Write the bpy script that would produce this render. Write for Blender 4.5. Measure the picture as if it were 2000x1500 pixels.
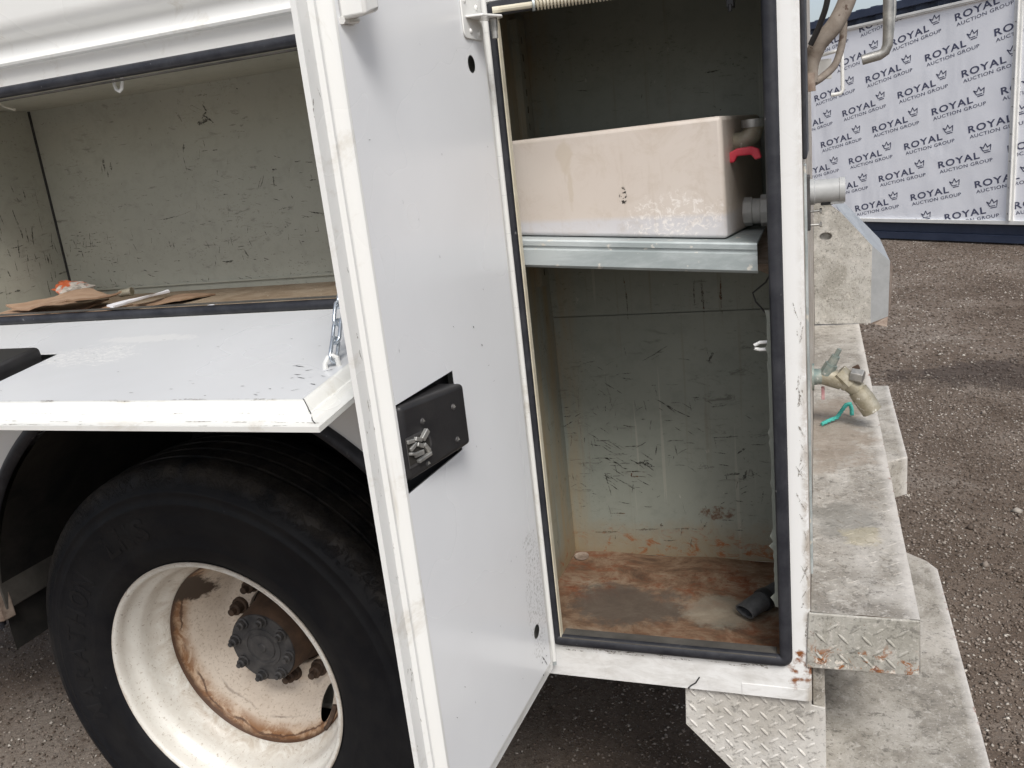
import bpy, bmesh, math, random
import numpy as np
from mathutils import Vector, Matrix

random.seed(7); rng = np.random.default_rng(11)
R = math.radians
scene = bpy.context.scene
for o in list(bpy.data.objects): bpy.data.objects.remove(o)
col = scene.collection

# ------------------------------------------------------------------ camera, sky, sun, exposure
cam_d = bpy.data.cameras.new('camera'); cam = bpy.data.objects.new('camera', cam_d); col.objects.link(cam)
cam_d.sensor_width = 36.0; cam_d.lens = 36.0 * 1656.0 / 2000.0
cam_d.clip_start = 0.02; cam_d.clip_end = 2000
def cam_axes(yaw, pit, rol):
    f = Vector((-math.sin(yaw)*math.cos(pit), math.cos(yaw)*math.cos(pit), -math.sin(pit)))
    r0 = Vector((math.cos(yaw), math.sin(yaw), 0)); u0 = r0.cross(f)
    r = math.cos(rol)*r0 + math.sin(rol)*u0; u = -math.sin(rol)*r0 + math.cos(rol)*u0
    return r, u, f
cr, cu, cf = cam_axes(R(20.748), R(15.040), R(-6.397))
CAM = Vector((0, -1.26, 1.55))
cam.matrix_world = Matrix(((cr.x, cu.x, -cf.x, CAM.x), (cr.y, cu.y, -cf.y, CAM.y), (cr.z, cu.z, -cf.z, CAM.z), (0, 0, 0, 1)))
scene.camera = cam

SUN_EL, SUN_AZ = R(50), R(151)          # azimuth clockwise from +y: the sun stands behind the camera
world = bpy.data.worlds.new('World'); scene.world = world; world.use_nodes = True
wn = world.node_tree.nodes; wl = world.node_tree.links; wn.clear()
sky = wn.new('ShaderNodeTexSky'); sky.sky_type = 'NISHITA'; sky.sun_disc = False
sky.sun_elevation = SUN_EL; sky.sun_rotation = SUN_AZ; sky.air_density = 1.0; sky.dust_density = 3.0; sky.ozone_density = 1.0
bg = wn.new('ShaderNodeBackground'); bg.inputs['Strength'].default_value = 0.125
wo = wn.new('ShaderNodeOutputWorld'); hs_ = wn.new('ShaderNodeHueSaturation'); hs_.inputs['Saturation'].default_value = .58   # hazy, thinly clouded sky
wl.new(sky.outputs[0], hs_.inputs['Color']); wl.new(hs_.outputs[0], bg.inputs[0]); wl.new(bg.outputs[0], wo.inputs[0])
sun_d = bpy.data.lights.new('sun', 'SUN'); sun_d.energy = 2.1; sun_d.angle = R(20); sun_d.color = (1.0, 0.98, 0.945)
sun = bpy.data.objects.new('sun', sun_d); col.objects.link(sun)
to_sun = Vector((math.sin(SUN_AZ)*math.cos(SUN_EL), math.cos(SUN_AZ)*math.cos(SUN_EL), math.sin(SUN_EL)))
sun.rotation_euler = to_sun.to_track_quat('Z', 'Y').to_euler(); sun.location = (0, -5, 8)
scene.view_settings.view_transform = 'Standard'; scene.view_settings.look = 'None'
scene.view_settings.exposure = 0.28; scene.view_settings.gamma = 1.0; scene.view_settings.use_curve_mapping = False
scene.render.engine = 'CYCLES'

# ------------------------------------------------------------------ materials
class N:
    """small node-tree builder"""
    def __init__(s, name):
        s.m = bpy.data.materials.new(name); s.m.use_nodes = True
        s.t = s.m.node_tree; s.n = s.t.nodes; s.l = s.t.links; s.n.clear()
        s.out = s.n.new('ShaderNodeOutputMaterial'); s.b = s.n.new('ShaderNodeBsdfPrincipled')
        s.l.new(s.b.outputs[0], s.out.inputs[0])
        s.tc = s.n.new('ShaderNodeTexCoord'); s.co = s.tc.outputs['Object']
    def put(s, sock, v):
        if isinstance(v, bpy.types.NodeSocket): s.l.new(v, sock)
        elif isinstance(v, (tuple, list)) and len(v) == 3 and sock.type == 'RGBA': sock.default_value = (*v, 1)
        else: sock.default_value = v
    def mapped(s, scale=(1, 1, 1), rot=(0, 0, 0), loc=(0, 0, 0)):
        k = s.n.new('ShaderNodeMapping'); s.l.new(s.co, k.inputs[0])
        k.inputs['Scale'].default_value = scale; k.inputs['Rotation'].default_value = rot; k.inputs['Location'].default_value = loc
        return k.outputs[0]
    def noise(s, scale, detail=4, rough=.55, dist=0, st=(1, 1, 1), rot=(0, 0, 0), loc=(0, 0, 0)):
        k = s.n.new('ShaderNodeTexNoise'); s.l.new(s.mapped(st, rot, loc), k.inputs['Vector'])
        k.inputs['Scale'].default_value = scale; k.inputs['Detail'].default_value = detail
        k.inputs['Roughness'].default_value = rough; k.inputs['Distortion'].default_value = dist
        return k.outputs['Fac']
    def voro(s, scale, feature='F1', st=(1, 1, 1), out='Distance', rand=1.0):
        k = s.n.new('ShaderNodeTexVoronoi'); k.feature = feature; s.l.new(s.mapped(st), k.inputs['Vector'])
        k.inputs['Scale'].default_value = scale; k.inputs['Randomness'].default_value = rand
        return k.outputs[out]
    def step(s, v, a, b, lo=0., hi=1., smooth=False):
        k = s.n.new('ShaderNodeMapRange'); k.interpolation_type = 'SMOOTHSTEP' if smooth else 'LINEAR'
        s.put(k.inputs[0], v); k.inputs[1].default_value = a; k.inputs[2].default_value = b
        k.inputs[3].default_value = lo; k.inputs[4].default_value = hi; return k.outputs[0]
    def math(s, op, a, b=0.):
        k = s.n.new('ShaderNodeMath'); k.operation = op; k.use_clamp = False; s.put(k.inputs[0], a); s.put(k.inputs[1], b); return k.outputs[0]
    def mul(s, a, b): return s.math('MULTIPLY', a, b)
    def add(s, a, b): return s.math('ADD', a, b)
    def mx(s, a, b): return s.math('MAXIMUM', a, b)
    def ax(s, i):
        k = s.n.new('ShaderNodeSeparateXYZ'); s.l.new(s.co, k.inputs[0]); return k.outputs[i]
    def mix(s, f, a, b):
        k = s.n.new('ShaderNodeMix'); k.data_type = 'RGBA'; s.put(k.inputs[0], f); s.put(k.inputs[6], a); s.put(k.inputs[7], b); return k.outputs[2]
    def ramp(s, f, stops):
        k = s.n.new('ShaderNodeValToRGB'); s.put(k.inputs[0], f); e = k.color_ramp.elements
        while len(e) < len(stops): e.new(.5)
        for q, (p, c) in zip(e, stops): q.position = p; q.color = (*c, 1)
        return k.outputs[0]
    def island(s):
        k = s.n.new('ShaderNodeNewGeometry'); return k.outputs['Random Per Island']
    def blob(s, cx, cy, cz, rx, ry, rz, warp=None):
        """soft ellipsoid mask around a point, edges broken by a noise"""
        k = s.n.new('ShaderNodeMapping'); k.vector_type = 'TEXTURE'; s.l.new(s.co, k.inputs[0])
        k.inputs['Location'].default_value = (cx, cy, cz); k.inputs['Scale'].default_value = (rx, ry, rz)
        d = s.n.new('ShaderNodeVectorMath'); d.operation = 'LENGTH'; s.l.new(k.outputs[0], d.inputs[0])
        v = d.outputs['Value']
        if warp is not None: v = s.add(v, s.mul(s.add(warp, -.5), 2.2))
        return s.step(v, 1.0, .70)
    def bump(s, h, strength=.3, dist=.002, prev=None):
        k = s.n.new('ShaderNodeBump'); k.inputs['Strength'].default_value = strength; k.inputs['Distance'].default_value = dist
        s.put(k.inputs['Height'], h)
        if prev is not None: s.l.new(prev, k.inputs['Normal'])
        s.l.new(k.outputs[0], s.b.inputs['Normal']); return k.outputs[0]
    def done(s, base, rough=.5, metal=0., spec=.5, coat=0.):
        s.put(s.b.inputs['Base Color'], base); s.put(s.b.inputs['Roughness'], rough); s.put(s.b.inputs['Metallic'], metal)
        s.b.inputs['Specular IOR Level'].default_value = spec
        if coat: s.b.inputs['Coat Weight'].default_value = coat; s.b.inputs['Coat Roughness'].default_value = .12
        return s.m

M = {}
def white_paint(name, base=(.77, .775, .77), grime=.25, dirt=(.36, .32, .26), chips=True, edge=None, smooth=False):
    k = N(name)
    big = k.noise(2.2, 3, .6); fine = k.noise(60, 5, .7); sp = k.noise(190, 2, .5)
    c = k.mix(k.step(big, .15, .85, smooth=True), base, tuple(b*.93 for b in base))
    g = k.mul(k.step(k.noise(9, 7, .72, .6), .56, .80) if not smooth else k.step(k.noise(4, 5, .55, .3), .25, .85, smooth=True), grime)
    c = k.mix(g, c, dirt)
    if chips:
        chip = k.mul(k.step(sp, .765, .785), k.step(k.noise(7, 2), .54, .66))
        c = k.mix(k.mul(chip, .8), c, (.10, .09, .08))
        st = k.mul(k.step(k.noise(26, 4, .6, 0, (1, 1, .12)), .66, .82), .22 * grime / .25)
        c = k.mix(st, c, dirt)
    if edge:
        c = edge(k, c)
    k.bump(k.noise(5, 2), .12, .004, k.bump(fine, .035, .001))
    return k.done(c, k.step(k.noise(2.6, 3, .5), .1, .9, .16, .36, True), 0, .5, .25)
M['paint'] = white_paint('white_body_paint')
M['paint_rim'] = white_paint('white_paint_grimy', (.79, .79, .765), .85, (.42, .37, .28))
def rear_edge(k, c):
    m = k.mul(k.step(k.add(k.ax(0), k.mul(k.add(k.noise(40, 4, .7), -.5), .012)), -.032, -.023), k.step(k.noise(34, 7, .75, .5), .40, .54))
    low = k.step(k.ax(2), 1.35, .95)
    m = k.mul(m, k.add(.25, k.mul(low, .75)))
    c = k.mix(k.mul(m, .8), c, (.33, .28, .22))
    rs = k.mul(k.blob(-.03, 0, .70, .03, .3, .035, k.noise(38, 5, .7)), k.step(k.noise(70, 4), .45, .6))
    c = k.mix(rs, c, (.23, .085, .03))
    bt = k.mul(k.mul(k.step(k.ax(2), .72, .705), k.step(k.noise(14, 6, .7, .4, (1, 1, 2.5)), .42, .66)), .5)
    return k.mix(bt, c, (.40, .38, .34))
M['paint_frame'] = white_paint('white_frame_paint', (.79, .79, .775), .3, (.42, .38, .3), True, rear_edge)
def door_smudge(k, c):
    a = k.mul(k.blob(-.46, -.10, .86, .2, .05, .12, k.noise(16, 6, .75)), k.step(k.noise(240, 3, .6), .5, .64))
    return k.mix(k.mul(a, .5), c, (.25, .24, .22))
M['paint_door'] = white_paint('white_door_paint', (.835, .848, .862), .09, (.50, .49, .46), False, door_smudge, True)
def flap_scuff(k, c):
    w = k.noise(22, 7, .78, 1.2)
    a = k.mul(k.blob(-1.10, -.24, 1.31, .10, .055, .2, w), k.step(k.noise(60, 6, .75, 1.5, (1, 2.4, 1)), .47, .58))
    b = k.mul(k.blob(-1.04, -.17, 1.31, .10, .02, .2, w), .5)
    return k.mix(k.mul(k.mx(a, b), .75), c, (.84, .84, .82))
M['paint_flap'] = white_paint('grey_white_flap_paint', (.69, .705, .725), .12, (.42, .40, .36), False, flap_scuff, True)
M['paint_flap_rim'] = white_paint('white_flap_rim_paint', (.80, .80, .765), .8, (.45, .38, .28))

def interior(name, c0, c1, rust_z=None, drips=False):
    k = N(name)
    c = k.mix(k.step(k.noise(2.6, 5, .6, .4), .35, .7), c0, c1)
    c = k.mix(k.mul(k.step(k.noise(34, 6, .7), .5, .8), .35), c, tuple(x*.55 for x in c0))
    # smeared scuffing
    s1 = k.mul(k.step(k.noise(20, 8, .78, .8, (1, 1, 2.6)), .565, .65), k.step(k.noise(4.5, 3), .47, .60))
    s2 = k.mul(k.step(k.noise(46, 5, .7, .5, (.45, 1, 2.2), (0, .5, 0)), .63, .69), k.step(k.noise(3.7, 2, .5, 0, (1, 1, 1), (0, 0, 0), (4, 4, 4)), .46, .58))
    sp_ = k.mul(k.step(k.noise(120, 5, .7, .3, (1, 1, 1.6)), .60, .66), k.step(k.noise(5, 4, .6, 0, (1, 1, 1.5), (0, 0, 0), (7, 2, 1)), .45, .62))
    c = k.mix(k.mul(k.mx(k.mx(s1, s2), sp_), .6), c, (.07, .065, .055))
    lite = k.mul(k.step(k.noise(55, 4, .6, 0, (1, 1, .5), (0, 0, 0), (9, 1, 3)), .70, .75), .5)
    c = k.mix(lite, c, (.40, .39, .34))
    if drips:
        d = k.mul(k.step(k.noise(60, 3, .6, 0, (1, 1, .03)), .60, .70), .35)
        c = k.mix(d, c, (.16, .12, .08))
        d2 = k.mul(k.step(k.noise(85, 2, .5, 0, (1, 1, .02), (0, 0, 0), (3, 3, 0)), .69, .72), .4)
        c = k.mix(d2, c, (.38, .37, .31))
        left = k.mul(k.step(k.ax(0), -.455, -.515), k.step(k.noise(24, 5, .7, .3, (1, 1, .12)), .4, .62))
        c = k.mix(k.mul(left, .6), c, (.30, .20, .09))
    if rust_z:
        z = k.add(k.ax(2), k.mul(k.add(k.noise(17, 7, .72, .4), -.5), .16))
        near = k.step(z, rust_z + .085, rust_z - .01)
        c = k.mix(k.mul(near, .72), c, (.24, .17, .09))
        rr = k.mul(k.step(z, rust_z + .07, rust_z + .01), k.step(k.noise(26, 8, .75, .7, (1, 1, 1.7)), .52, .6))
        c = k.mix(k.mul(rr, .95), c, (.24, .075, .02))
        c = k.mix(k.mul(k.mul(k.blob(-.20, .374, .80, .04, .2, .016, k.noise(50, 7, .8)), k.step(k.noise(90, 5, .7), .42, .56)), .85), c, (.11, .05, .025))
    k.bump(k.noise(3, 3), .25, .006, k.bump(k.noise(90, 5, .7), .12, .001))
    return k.done(c, k.step(k.noise(6, 4), .3, .7, .42, .62), 0, .4)
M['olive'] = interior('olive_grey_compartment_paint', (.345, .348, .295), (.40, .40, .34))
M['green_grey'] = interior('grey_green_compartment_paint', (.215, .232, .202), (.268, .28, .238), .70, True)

def mk_floor():
    k = N('rusty_compartment_floor')
    c = k.ramp(k.noise(10, 9, .78, .4, (1, 1.4, 1)), [(.36, (.07, .043, .028)), (.47, (.145, .088, .054)), (.56, (.21, .148, .10)), (.66, (.27, .225, .17))])
    r = k.step(k.noise(24, 9, .80, .5, (.8, 1.5, 1), (0, 0, .4), (2, 5, 0)), .48, .60)
    zone = k.mx(k.blob(-.20, .27, .695, .17, .075, .2, k.noise(11, 5, .7)), k.blob(-.45, .225, .695, .10, .06, .2, k.noise(14, 5, .7)))
    zone = k.mx(zone, k.mul(k.step(k.noise(5, 3), .46, .58), .85))
    c = k.mix(k.mul(k.mul(r, zone), .9), c, (.155, .052, .022))
    c = k.mix(k.mul(k.mul(k.step(k.noise(60, 6, .75), .56, .66), zone), .8), c, (.09, .03, .014))
    c = k.mix(k.mul(k.blob(-.36, .165, .695, .12, .085, .2, k.noise(15, 9, .78)), .75), c, (.072, .062, .052))
    c = k.mix(k.mul(k.blob(-.18, .17, .695, .09, .06, .2, k.noise(14, 8, .75)), .4), c, (.27, .27, .22))
    k.bump(k.noise(70, 7, .75), .35, .002)
    return k.done(c, .72, 0, .3)
M['rust_floor'] = mk_floor()
def mk_simple(name, c0, c1, sc=12, rough=.6, metal=0, bs=80, bstr=.2, spec=.5, det=6, speck=None, st=(1, 1, 1), lo=.35, hi=.68):
    k = N(name); c = k.mix(k.step(k.noise(sc, det, .68, .3, st), lo, hi), c0, c1)
    if speck: c = k.mix(k.step(k.noise(speck[1], 3, .6), speck[2], speck[2] + .05), c, speck[0])
    k.bump(k.noise(bs, 5, .65), bstr, .0015)
    return k.done(c, rough, metal, spec)
M['dirt_floor'] = mk_simple('dusty_brown_floor', (.20, .145, .095), (.33, .27, .20), 14, .85, 0, 120, .6, .2, 8, ((.5, .47, .4), 120, .66))
M['seal'] = mk_simple('black_rubber_seal', (.012, .013, .018), (.035, .036, .042), 25, .5, 0, 150, .12, .4, 5, ((.14, .14, .14), 90, .70))
M['black'] = mk_simple('black_moulded_plastic', (.012, .012, .014), (.028, .027, .027), 9, .42, 0, 300, .1, .4)
M['dark'] = mk_simple('dark_underbody', (.012, .012, .012), (.035, .032, .028), 6, .9, 0, 40, .3, .2)
M['cream'] = mk_simple('cream_sealant_edge', (.50, .45, .34), (.62, .58, .47), 40, .7)
def mk_tyre():
    k = N('black_tyre_rubber')
    c = k.mix(k.step(k.noise(7, 6, .7, .4), .40, .75), (.006, .0065, .0085), (.016, .0155, .0155))
    # dust on the rounded shoulder and tread
    sep = k.n.new('ShaderNodeVectorMath'); sep.operation = 'SUBTRACT'; k.l.new(k.co, sep.inputs[0]); sep.inputs[1].default_value = (-1.244, 0, .4985)
    fl = k.n.new('ShaderNodeVectorMath'); fl.operation = 'MULTIPLY'; k.l.new(sep.outputs[0], fl.inputs[0]); fl.inputs[1].default_value = (1, 0, 1)
    ln = k.n.new('ShaderNodeVectorMath'); ln.operation = 'LENGTH'; k.l.new(fl.outputs[0], ln.inputs[0]); r = ln.outputs['Value']
    dust = k.mul(k.step(r, .478, .500), k.step(k.noise(11, 6, .72, .4), .38, .66))
    c = k.mix(k.mul(dust, .38), c, (.10, .083, .064))
    sc = k.mul(k.step(k.noise(34, 7, .8, 2.5), .63, .70), k.step(k.noise(3.4, 2), .5, .62))
    c = k.mix(k.mul(sc, .22), c, (.16, .16, .16))
    b = k.bump(k.noise(60, 6, .75), .25, .002)
    ch = k.mul(k.step(r, .468, .488), k.step(k.noise(45, 6, .8, .8), .48, .62))
    k.bump(ch, .6, .0035, b)
    return k.done(c, k.step(k.noise(5, 4), .3, .7, .46, .66), 0, .22)
M['tyre'] = mk_tyre(); M['tyre_letter'] = mk_simple('glossier_tyre_rubber', (.006, .0065, .008), (.013, .013, .014), 12, .50, 0, 80, .1, .25)
def mk_rim(name, rust):
    k = N(name)
    c = k.mix(k.step(k.noise(7, 6, .65, 1.0), .36, .72), (.77, .755, .70) if not rust else (.66, .58, .49), (.66, .63, .57) if not rust else (.52, .44, .36))
    c = k.mix(k.mul(k.step(k.noise(150, 4, .7), .54 if rust else .60, .66), .6), c, (.28, .20, .13))
    sep = k.n.new('ShaderNodeVectorMath'); sep.operation = 'SUBTRACT'; k.l.new(k.co, sep.inputs[0]); sep.inputs[1].default_value = (-1.244, 0, .4985)
    fl = k.n.new('ShaderNodeVectorMath'); fl.operation = 'MULTIPLY'; k.l.new(sep.outputs[0], fl.inputs[0]); fl.inputs[1].default_value = (1, 0, 1)
    ln = k.n.new('ShaderNodeVectorMath'); ln.operation = 'LENGTH'; k.l.new(fl.outputs[0], ln.inputs[0])
    r = k.add(ln.outputs['Value'], k.mul(k.add(k.noise(16, 6, .7, .8), -.5), .012 if rust else .022))
    if rust:      # brown ring where the disc meets the barrel
        ring = k.step(r, .214, .238)
        c = k.mix(k.mul(ring, .8), c, (.40, .22, .09))
        c = k.mix(k.mul(k.mul(k.step(r, .216, .230), k.step(k.noise(18, 7, .72, 1.2), .40, .54)), .9), c, (.20, .085, .028))
        ln2 = k.math('PINGPONG', k.mul(k.add(r, k.mul(k.noise(5, 3), .03)), 90.), 1.); c = k.mix(k.mul(k.mul(k.step(r, .207, .214), k.step(ln2, .16, .05)), k.mul(k.step(k.noise(8, 3), .4, .5), .85)), c, (.07, .03, .015))
        c = k.mix(k.mul(k.step(r, .2325, .2375), .95), c, (.07, .032, .016))
        tl = k.blob(-1.42, .155, .66, .045, .2, .075, k.noise(18, 5, .7)); c = k.mix(tl, c, (.05, .03, .018))
    else:
        c = k.mix(k.mul(k.mul(k.step(r, .268, .246), k.step(k.noise(20, 7, .75, .9), .42, .6)), .55), c, (.36, .27, .18))
        c = k.mix(k.mul(k.step(r, .292, .297), .5), c, (.36, .28, .2))
        c = k.mix(k.mul(k.step(k.noise(46, 4, .6, .6), .67, .70), .6), c, (.30, .25, .2))
    k.bump(k.noise(40, 6, .7), .10, .002)
    return k.done(c, .32 if not rust else .6, 0, .5, .1 if not rust else 0)
M['rim'] = mk_rim('white_enamel_rim', False); M['disc'] = mk_rim('rust_stained_wheel_disc', True)
M['hub'] = mk_simple('greasy_grey_hub', (.035, .035, .037), (.085, .08, .078), 30, .62, .25, 90, .3)
M['nut'] = mk_simple('dark_rusty_nut', (.035, .022, .015), (.09, .055, .035), 60, .75, .2, 120, .4)
M['hub_brown'] = mk_simple('rusty_hub_barrel', (.05, .03, .02), (.11, .065, .04), 20, .8, .1, 80, .4)
def mk_tank():
    k = N('pinkish_translucent_polyethylene')
    c = k.mix(k.step(k.noise(3.2, 5, .6), .35, .72), (.60, .545, .49), (.53, .465, .41))
    lvl = k.add(k.add(k.ax(2), k.mul(k.ax(0), .04)), k.mul(k.add(k.noise(20, 2), -.5), .004))
    c = k.mix(k.mul(k.step(lvl, 1.428, 1.420), .75), c, (.52, .52, .55))
    sc = k.mul(k.blob(-.205, .07, 1.428, .085, .3, .042, k.noise(20, 6, .75)), k.step(k.noise(75, 6, .75, 1.2), .50, .58))
    c = k.mix(k.mul(sc, .8), c, (.74, .70, .66))
    st = k.mx(k.blob(-.372, .07, 1.535, .012, .3, .03, k.noise(40, 4)), k.blob(-.368, .07, 1.49, .005, .3, .035, k.noise(40, 4)))
    c = k.mix(k.mul(st, .26), c, (.40, .32, .2))
    c = k.mix(k.mul(k.mul(k.step(k.noise(9, 6, .7), .55, .75), k.step(k.ax(0), -.15, -.13)), .4), c, (.36, .26, .17))
    c = k.mix(k.mul(k.step(k.noise(45, 5, .7), .66, .72), .4), c, (.35, .26, .18))
    c = k.mix(k.mul(k.step(k.noise(16, 7, .75, .8), .50, .68), .35), c, (.38, .30, .22))
    c = k.mix(k.mul(k.step(k.noise(50, 4, .7, .2, (1, 1, .08)), .58, .70), .18), c, (.36, .28, .2))
    c = k.mix(k.mul(k.step(k.ax(0), -.128, -.118), .5), c, (.50, .37, .26))
    sp = k.mul(k.blob(-.285, .07, 1.470, .007, .3, .016), k.step(k.noise(190, 3), .52, .56)); c = k.mix(sp, c, (.03, .025, .02))
    k.bump(k.noise(7, 4), .2, .004)
    m = k.done(c, .42, 0, .4)
    return m
M['tank'] = mk_tank()
M['galv'] = mk_simple('dull_galvanised_steel', (.33, .37, .37), (.50, .54, .54), 14, .5, .3, 60, .2, .5, 8, ((.62, .60, .54), 46, .62), (.3, 1, 1), .42, .60)
M['zinc'] = mk_simple('bright_zinc', (.50, .55, .60), (.66, .70, .74), 60, .28, .85, 200, .1)
M['steel'] = mk_simple('worn_silver_steel', (.28, .28, .27), (.50, .49, .46), 34, .42, .7, 120, .25)
M['brass'] = mk_simple('limescaled_brass', (.25, .22, .15), (.40, .375, .31), 45, .6, .45, 110, .5, .5, 7, ((.60, .58, .52), 60, .62))
M['verdigris'] = mk_simple('verdigris_brass', (.14, .20, .19), (.33, .34, .30), 45, .6, .3, 110, .5, .5, 7, ((.55, .54, .5), 80, .64))
M['red'] = mk_simple('red_plastic_handle', (.62, .03, .06), (.72, .10, .12), 40, .5)
M['faded_red'] = mk_simple('faded_pink_tag', (.34, .13, .15), (.5, .33, .32), 120, .7)
M['grey_plastic'] = mk_simple('grey_plastic_socket', (.36, .37, .37), (.44, .45, .45), 20, .4)
M['white_fit'] = mk_simple('grey_white_pvc', (.50, .49, .46), (.62, .61, .58), 30, .5)
M['brown_metal'] = mk_simple('rusty_brown_metal', (.17, .12, .09), (.34, .28, .23), 35, .75, .1, 90, .4)
M['hose_dirty'] = mk_simple('dusty_brown_hose', (.15, .12, .095), (.27, .235, .20), 26, .75, 0, 90, .4, .4, 7, ((.09, .06, .045), 60, .62))
def mk_step(name, c0, c1, c2, rust=False, top=False):
    k = N(name)
    c = k.ramp(k.noise(6.5, 8, .70, .7, (1, .8, 1)), [(.40, c0), (.50, c1), (.60, c2)])
    c = k.mix(k.mul(k.step(k.noise(38, 7, .75, .6), .54, .64), .6), c, (.60, .57, .52))
    c = k.mix(k.mul(k.step(k.noise(55, 6, .75, .4, (1, 1, 1), (0, 0, 0), (5, 2, 1)), .55, .63), .65), c, tuple(x*.42 for x in c0))
    c = k.mix(k.mul(k.step(k.noise(170, 4, .7), .58, .64), .55), c, (.62, .59, .54))
    c = k.mix(k.mul(k.step(k.noise(150, 4, .7, 0, (1, 1, 1), (0, 0, 0), (8, 3, 2)), .58, .64), .6), c, tuple(x*.4 for x in c0))
    c = k.mix(k.mul(k.step(k.noise(30, 6, .75, .3, (1, .22, 1), (0, 0, .5)), .56, .66), .4), c, (.58, .55, .50))
    if top:   # worn bright outer edge, dark patches at the near end and around the valve, a yellowish stain
        e = k.mul(k.step(k.add(k.ax(0), k.mul(k.add(k.noise(20, 5, .7), -.5), .03)), top - .022, top - .004), .65)
        c = k.mix(e, c, (.68, .65, .61))
        c = k.mix(k.mul(k.blob(.04, .33, .81, .07, .10, .3, k.noise(12, 6, .7)), .55), c, (.19, .185, .165))
        c = k.mix(k.mul(k.blob(.07, .28, .81, .04, .045, .3, k.noise(25, 6, .75)), .32), c, (.52, .45, .27))
        c = k.mix(k.mul(k.blob(.03, .85, .81, .09, .30, .3, k.noise(9, 6, .7)), .6), c, (.27, .215, .165))
        ru = k.mul(k.mul(k.step(k.ax(0), top - .008, top), k.step(k.noise(50, 4), .60, .64)), .9); c = k.mix(ru, c, (.22, .07, .035))
    if rust:
        z = k.add(k.ax(2), k.mul(k.add(k.noise(40, 5, .7), -.5), .05))
        rr = k.mul(k.step(z, .765, .735), k.step(k.noise(36, 6, .75, .8), .55, .60))
        c = k.mix(k.mul(rr, .95), c, (.30, .11, .03))
        c = k.mix(k.mul(k.mul(k.step(z, .765, .735), k.step(k.noise(75, 5, .7), .58, .62)), .9), c, (.75, .70, .62))
        c = k.mix(k.mul(k.step(k.noise(30, 5, .7), .66, .69), .9), c, (.16, .055, .03))
    k.bump(k.noise(45, 8, .78, .3), .6, .003, k.bump(k.noise(170, 5, .7), .4, .001))
    return k.done(c, k.step(k.noise(20, 5, .7), .35, .65, .45, .75), .12, .45)
M['step_top'] = mk_step('worn_dirty_step_top', (.268, .245, .212), (.365, .34, .30), (.455, .43, .39), False, .137)
M['step_low'] = mk_step('muddy_worn_bumper_top', (.27, .246, .208), (.375, .348, .30), (.47, .44, .39), False, .256)
M['step_face'] = mk_step('painted_tread_plate_with_rust', (.36, .345, .30), (.44, .425, .38), (.50, .485, .44), True)
M['tread'] = mk_step('silver_tread_plate', (.48, .455, .41), (.58, .56, .52), (.64, .62, .58))
M['alu'] = mk_step('dirty_bare_aluminium', (.30, .285, .25), (.39, .375, .34), (.47, .455, .42))
M['alu_clean'] = mk_simple('clean_aluminium_flange', (.46, .48, .49), (.56, .58, .59), 20, .38, .6, 60, .1)
M['beige_rear'] = mk_step('weathered_rear_panel', (.30, .25, .20), (.48, .43, .37), (.60, .57, .52))
# ground
def mk_ground():
    k = N('gravelly_dirt')
    c = k.ramp(k.noise(1.1, 6, .65, .5), [(.38, (.12, .088, .065)), (.50, (.19, .148, .116)), (.62, (.27, .228, .19))])
    c = k.mix(k.mul(k.step(k.noise(70, 6, .75), .46, .62), .6), c, (.10, .075, .058))
    v = k.voro(150, out='Color'); sep = k.n.new('ShaderNodeSeparateColor'); k.l.new(v, sep.inputs[0])
    d = k.voro(150)
    st = k.mul(k.step(sep.outputs[0], .72, .78), k.step(d, .40, .25))
    c = k.mix(k.mul(st, .8), c, k.ramp(sep.outputs[1], [(0, (.12, .105, .09)), (.7, (.24, .22, .20)), (1, (.45, .43, .40))]))
    wet = k.mx(k.blob(1.1, 4.2, 0, .75, .35, 1, k.noise(3, 5, .7)), k.blob(1.9, 3.6, 0, .6, .18, 1, k.noise(3, 5, .7)))
    c = k.mix(k.mul(wet, .7), c, (.06, .046, .04))
    b = k.bump(k.noise(6, 5, .6), .6, .03)
    k.bump(k.add(k.mul(st, .6), k.noise(110, 6, .8)), .9, .008, b)
    return k.done(c, .85, 0, .25)
M['ground'] = mk_ground()
def mk_stone():
    k = N('mixed_gravel_stone'); i = k.island()
    c = k.ramp(i, [(0, (.06, .046, .036)), (.36, (.15, .117, .092)), (.66, (.25, .205, .17)), (.90, (.38, .335, .29)), (1, (.66, .62, .55))])
    c = k.mix(k.mul(k.noise(120, 4), .35), c, (.10, .075, .06))
    c = k.mix(k.mul(k.step(k.noise(2.2, 6, .7, .6, (1, .6, 1)), .44, .62), .55), c, (.085, .062, .046))
    wet = k.mx(k.blob(1.1, 4.2, 0, .75, .35, 1, k.noise(3, 5, .7)), k.blob(1.9, 3.6, 0, .6, .18, 1, k.noise(3, 5, .7)))
    c = k.mix(k.mul(wet, .65), c, (.06, .046, .04))
    return k.done(c, .8, 0, .3)
M['stone'] = mk_stone()
# container and banner
M['navy'] = mk_simple('navy_container_paint', (.020, .030, .060), (.035, .047, .083), 5, .55, 0, 40, .2)
def mk_banner():
    k = N('white_vinyl_banner'); c = k.mix(k.noise(1.6, 4), (.82, .83, .88), (.86, .87, .90))
    k.bump(k.noise(1.3, 3, .5, .3, (1, 1, .5)), .5, .10); return k.done(c, .5, 0, .4)
M['banner'] = mk_banner()
M['ink'] = mk_simple('navy_print', (.065, .07, .125), (.075, .08, .135), 5, .55)
M['frame_white'] = mk_simple('white_aluminium_frame', (.66, .655, .63), (.76, .755, .73), 8, .45)
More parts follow.
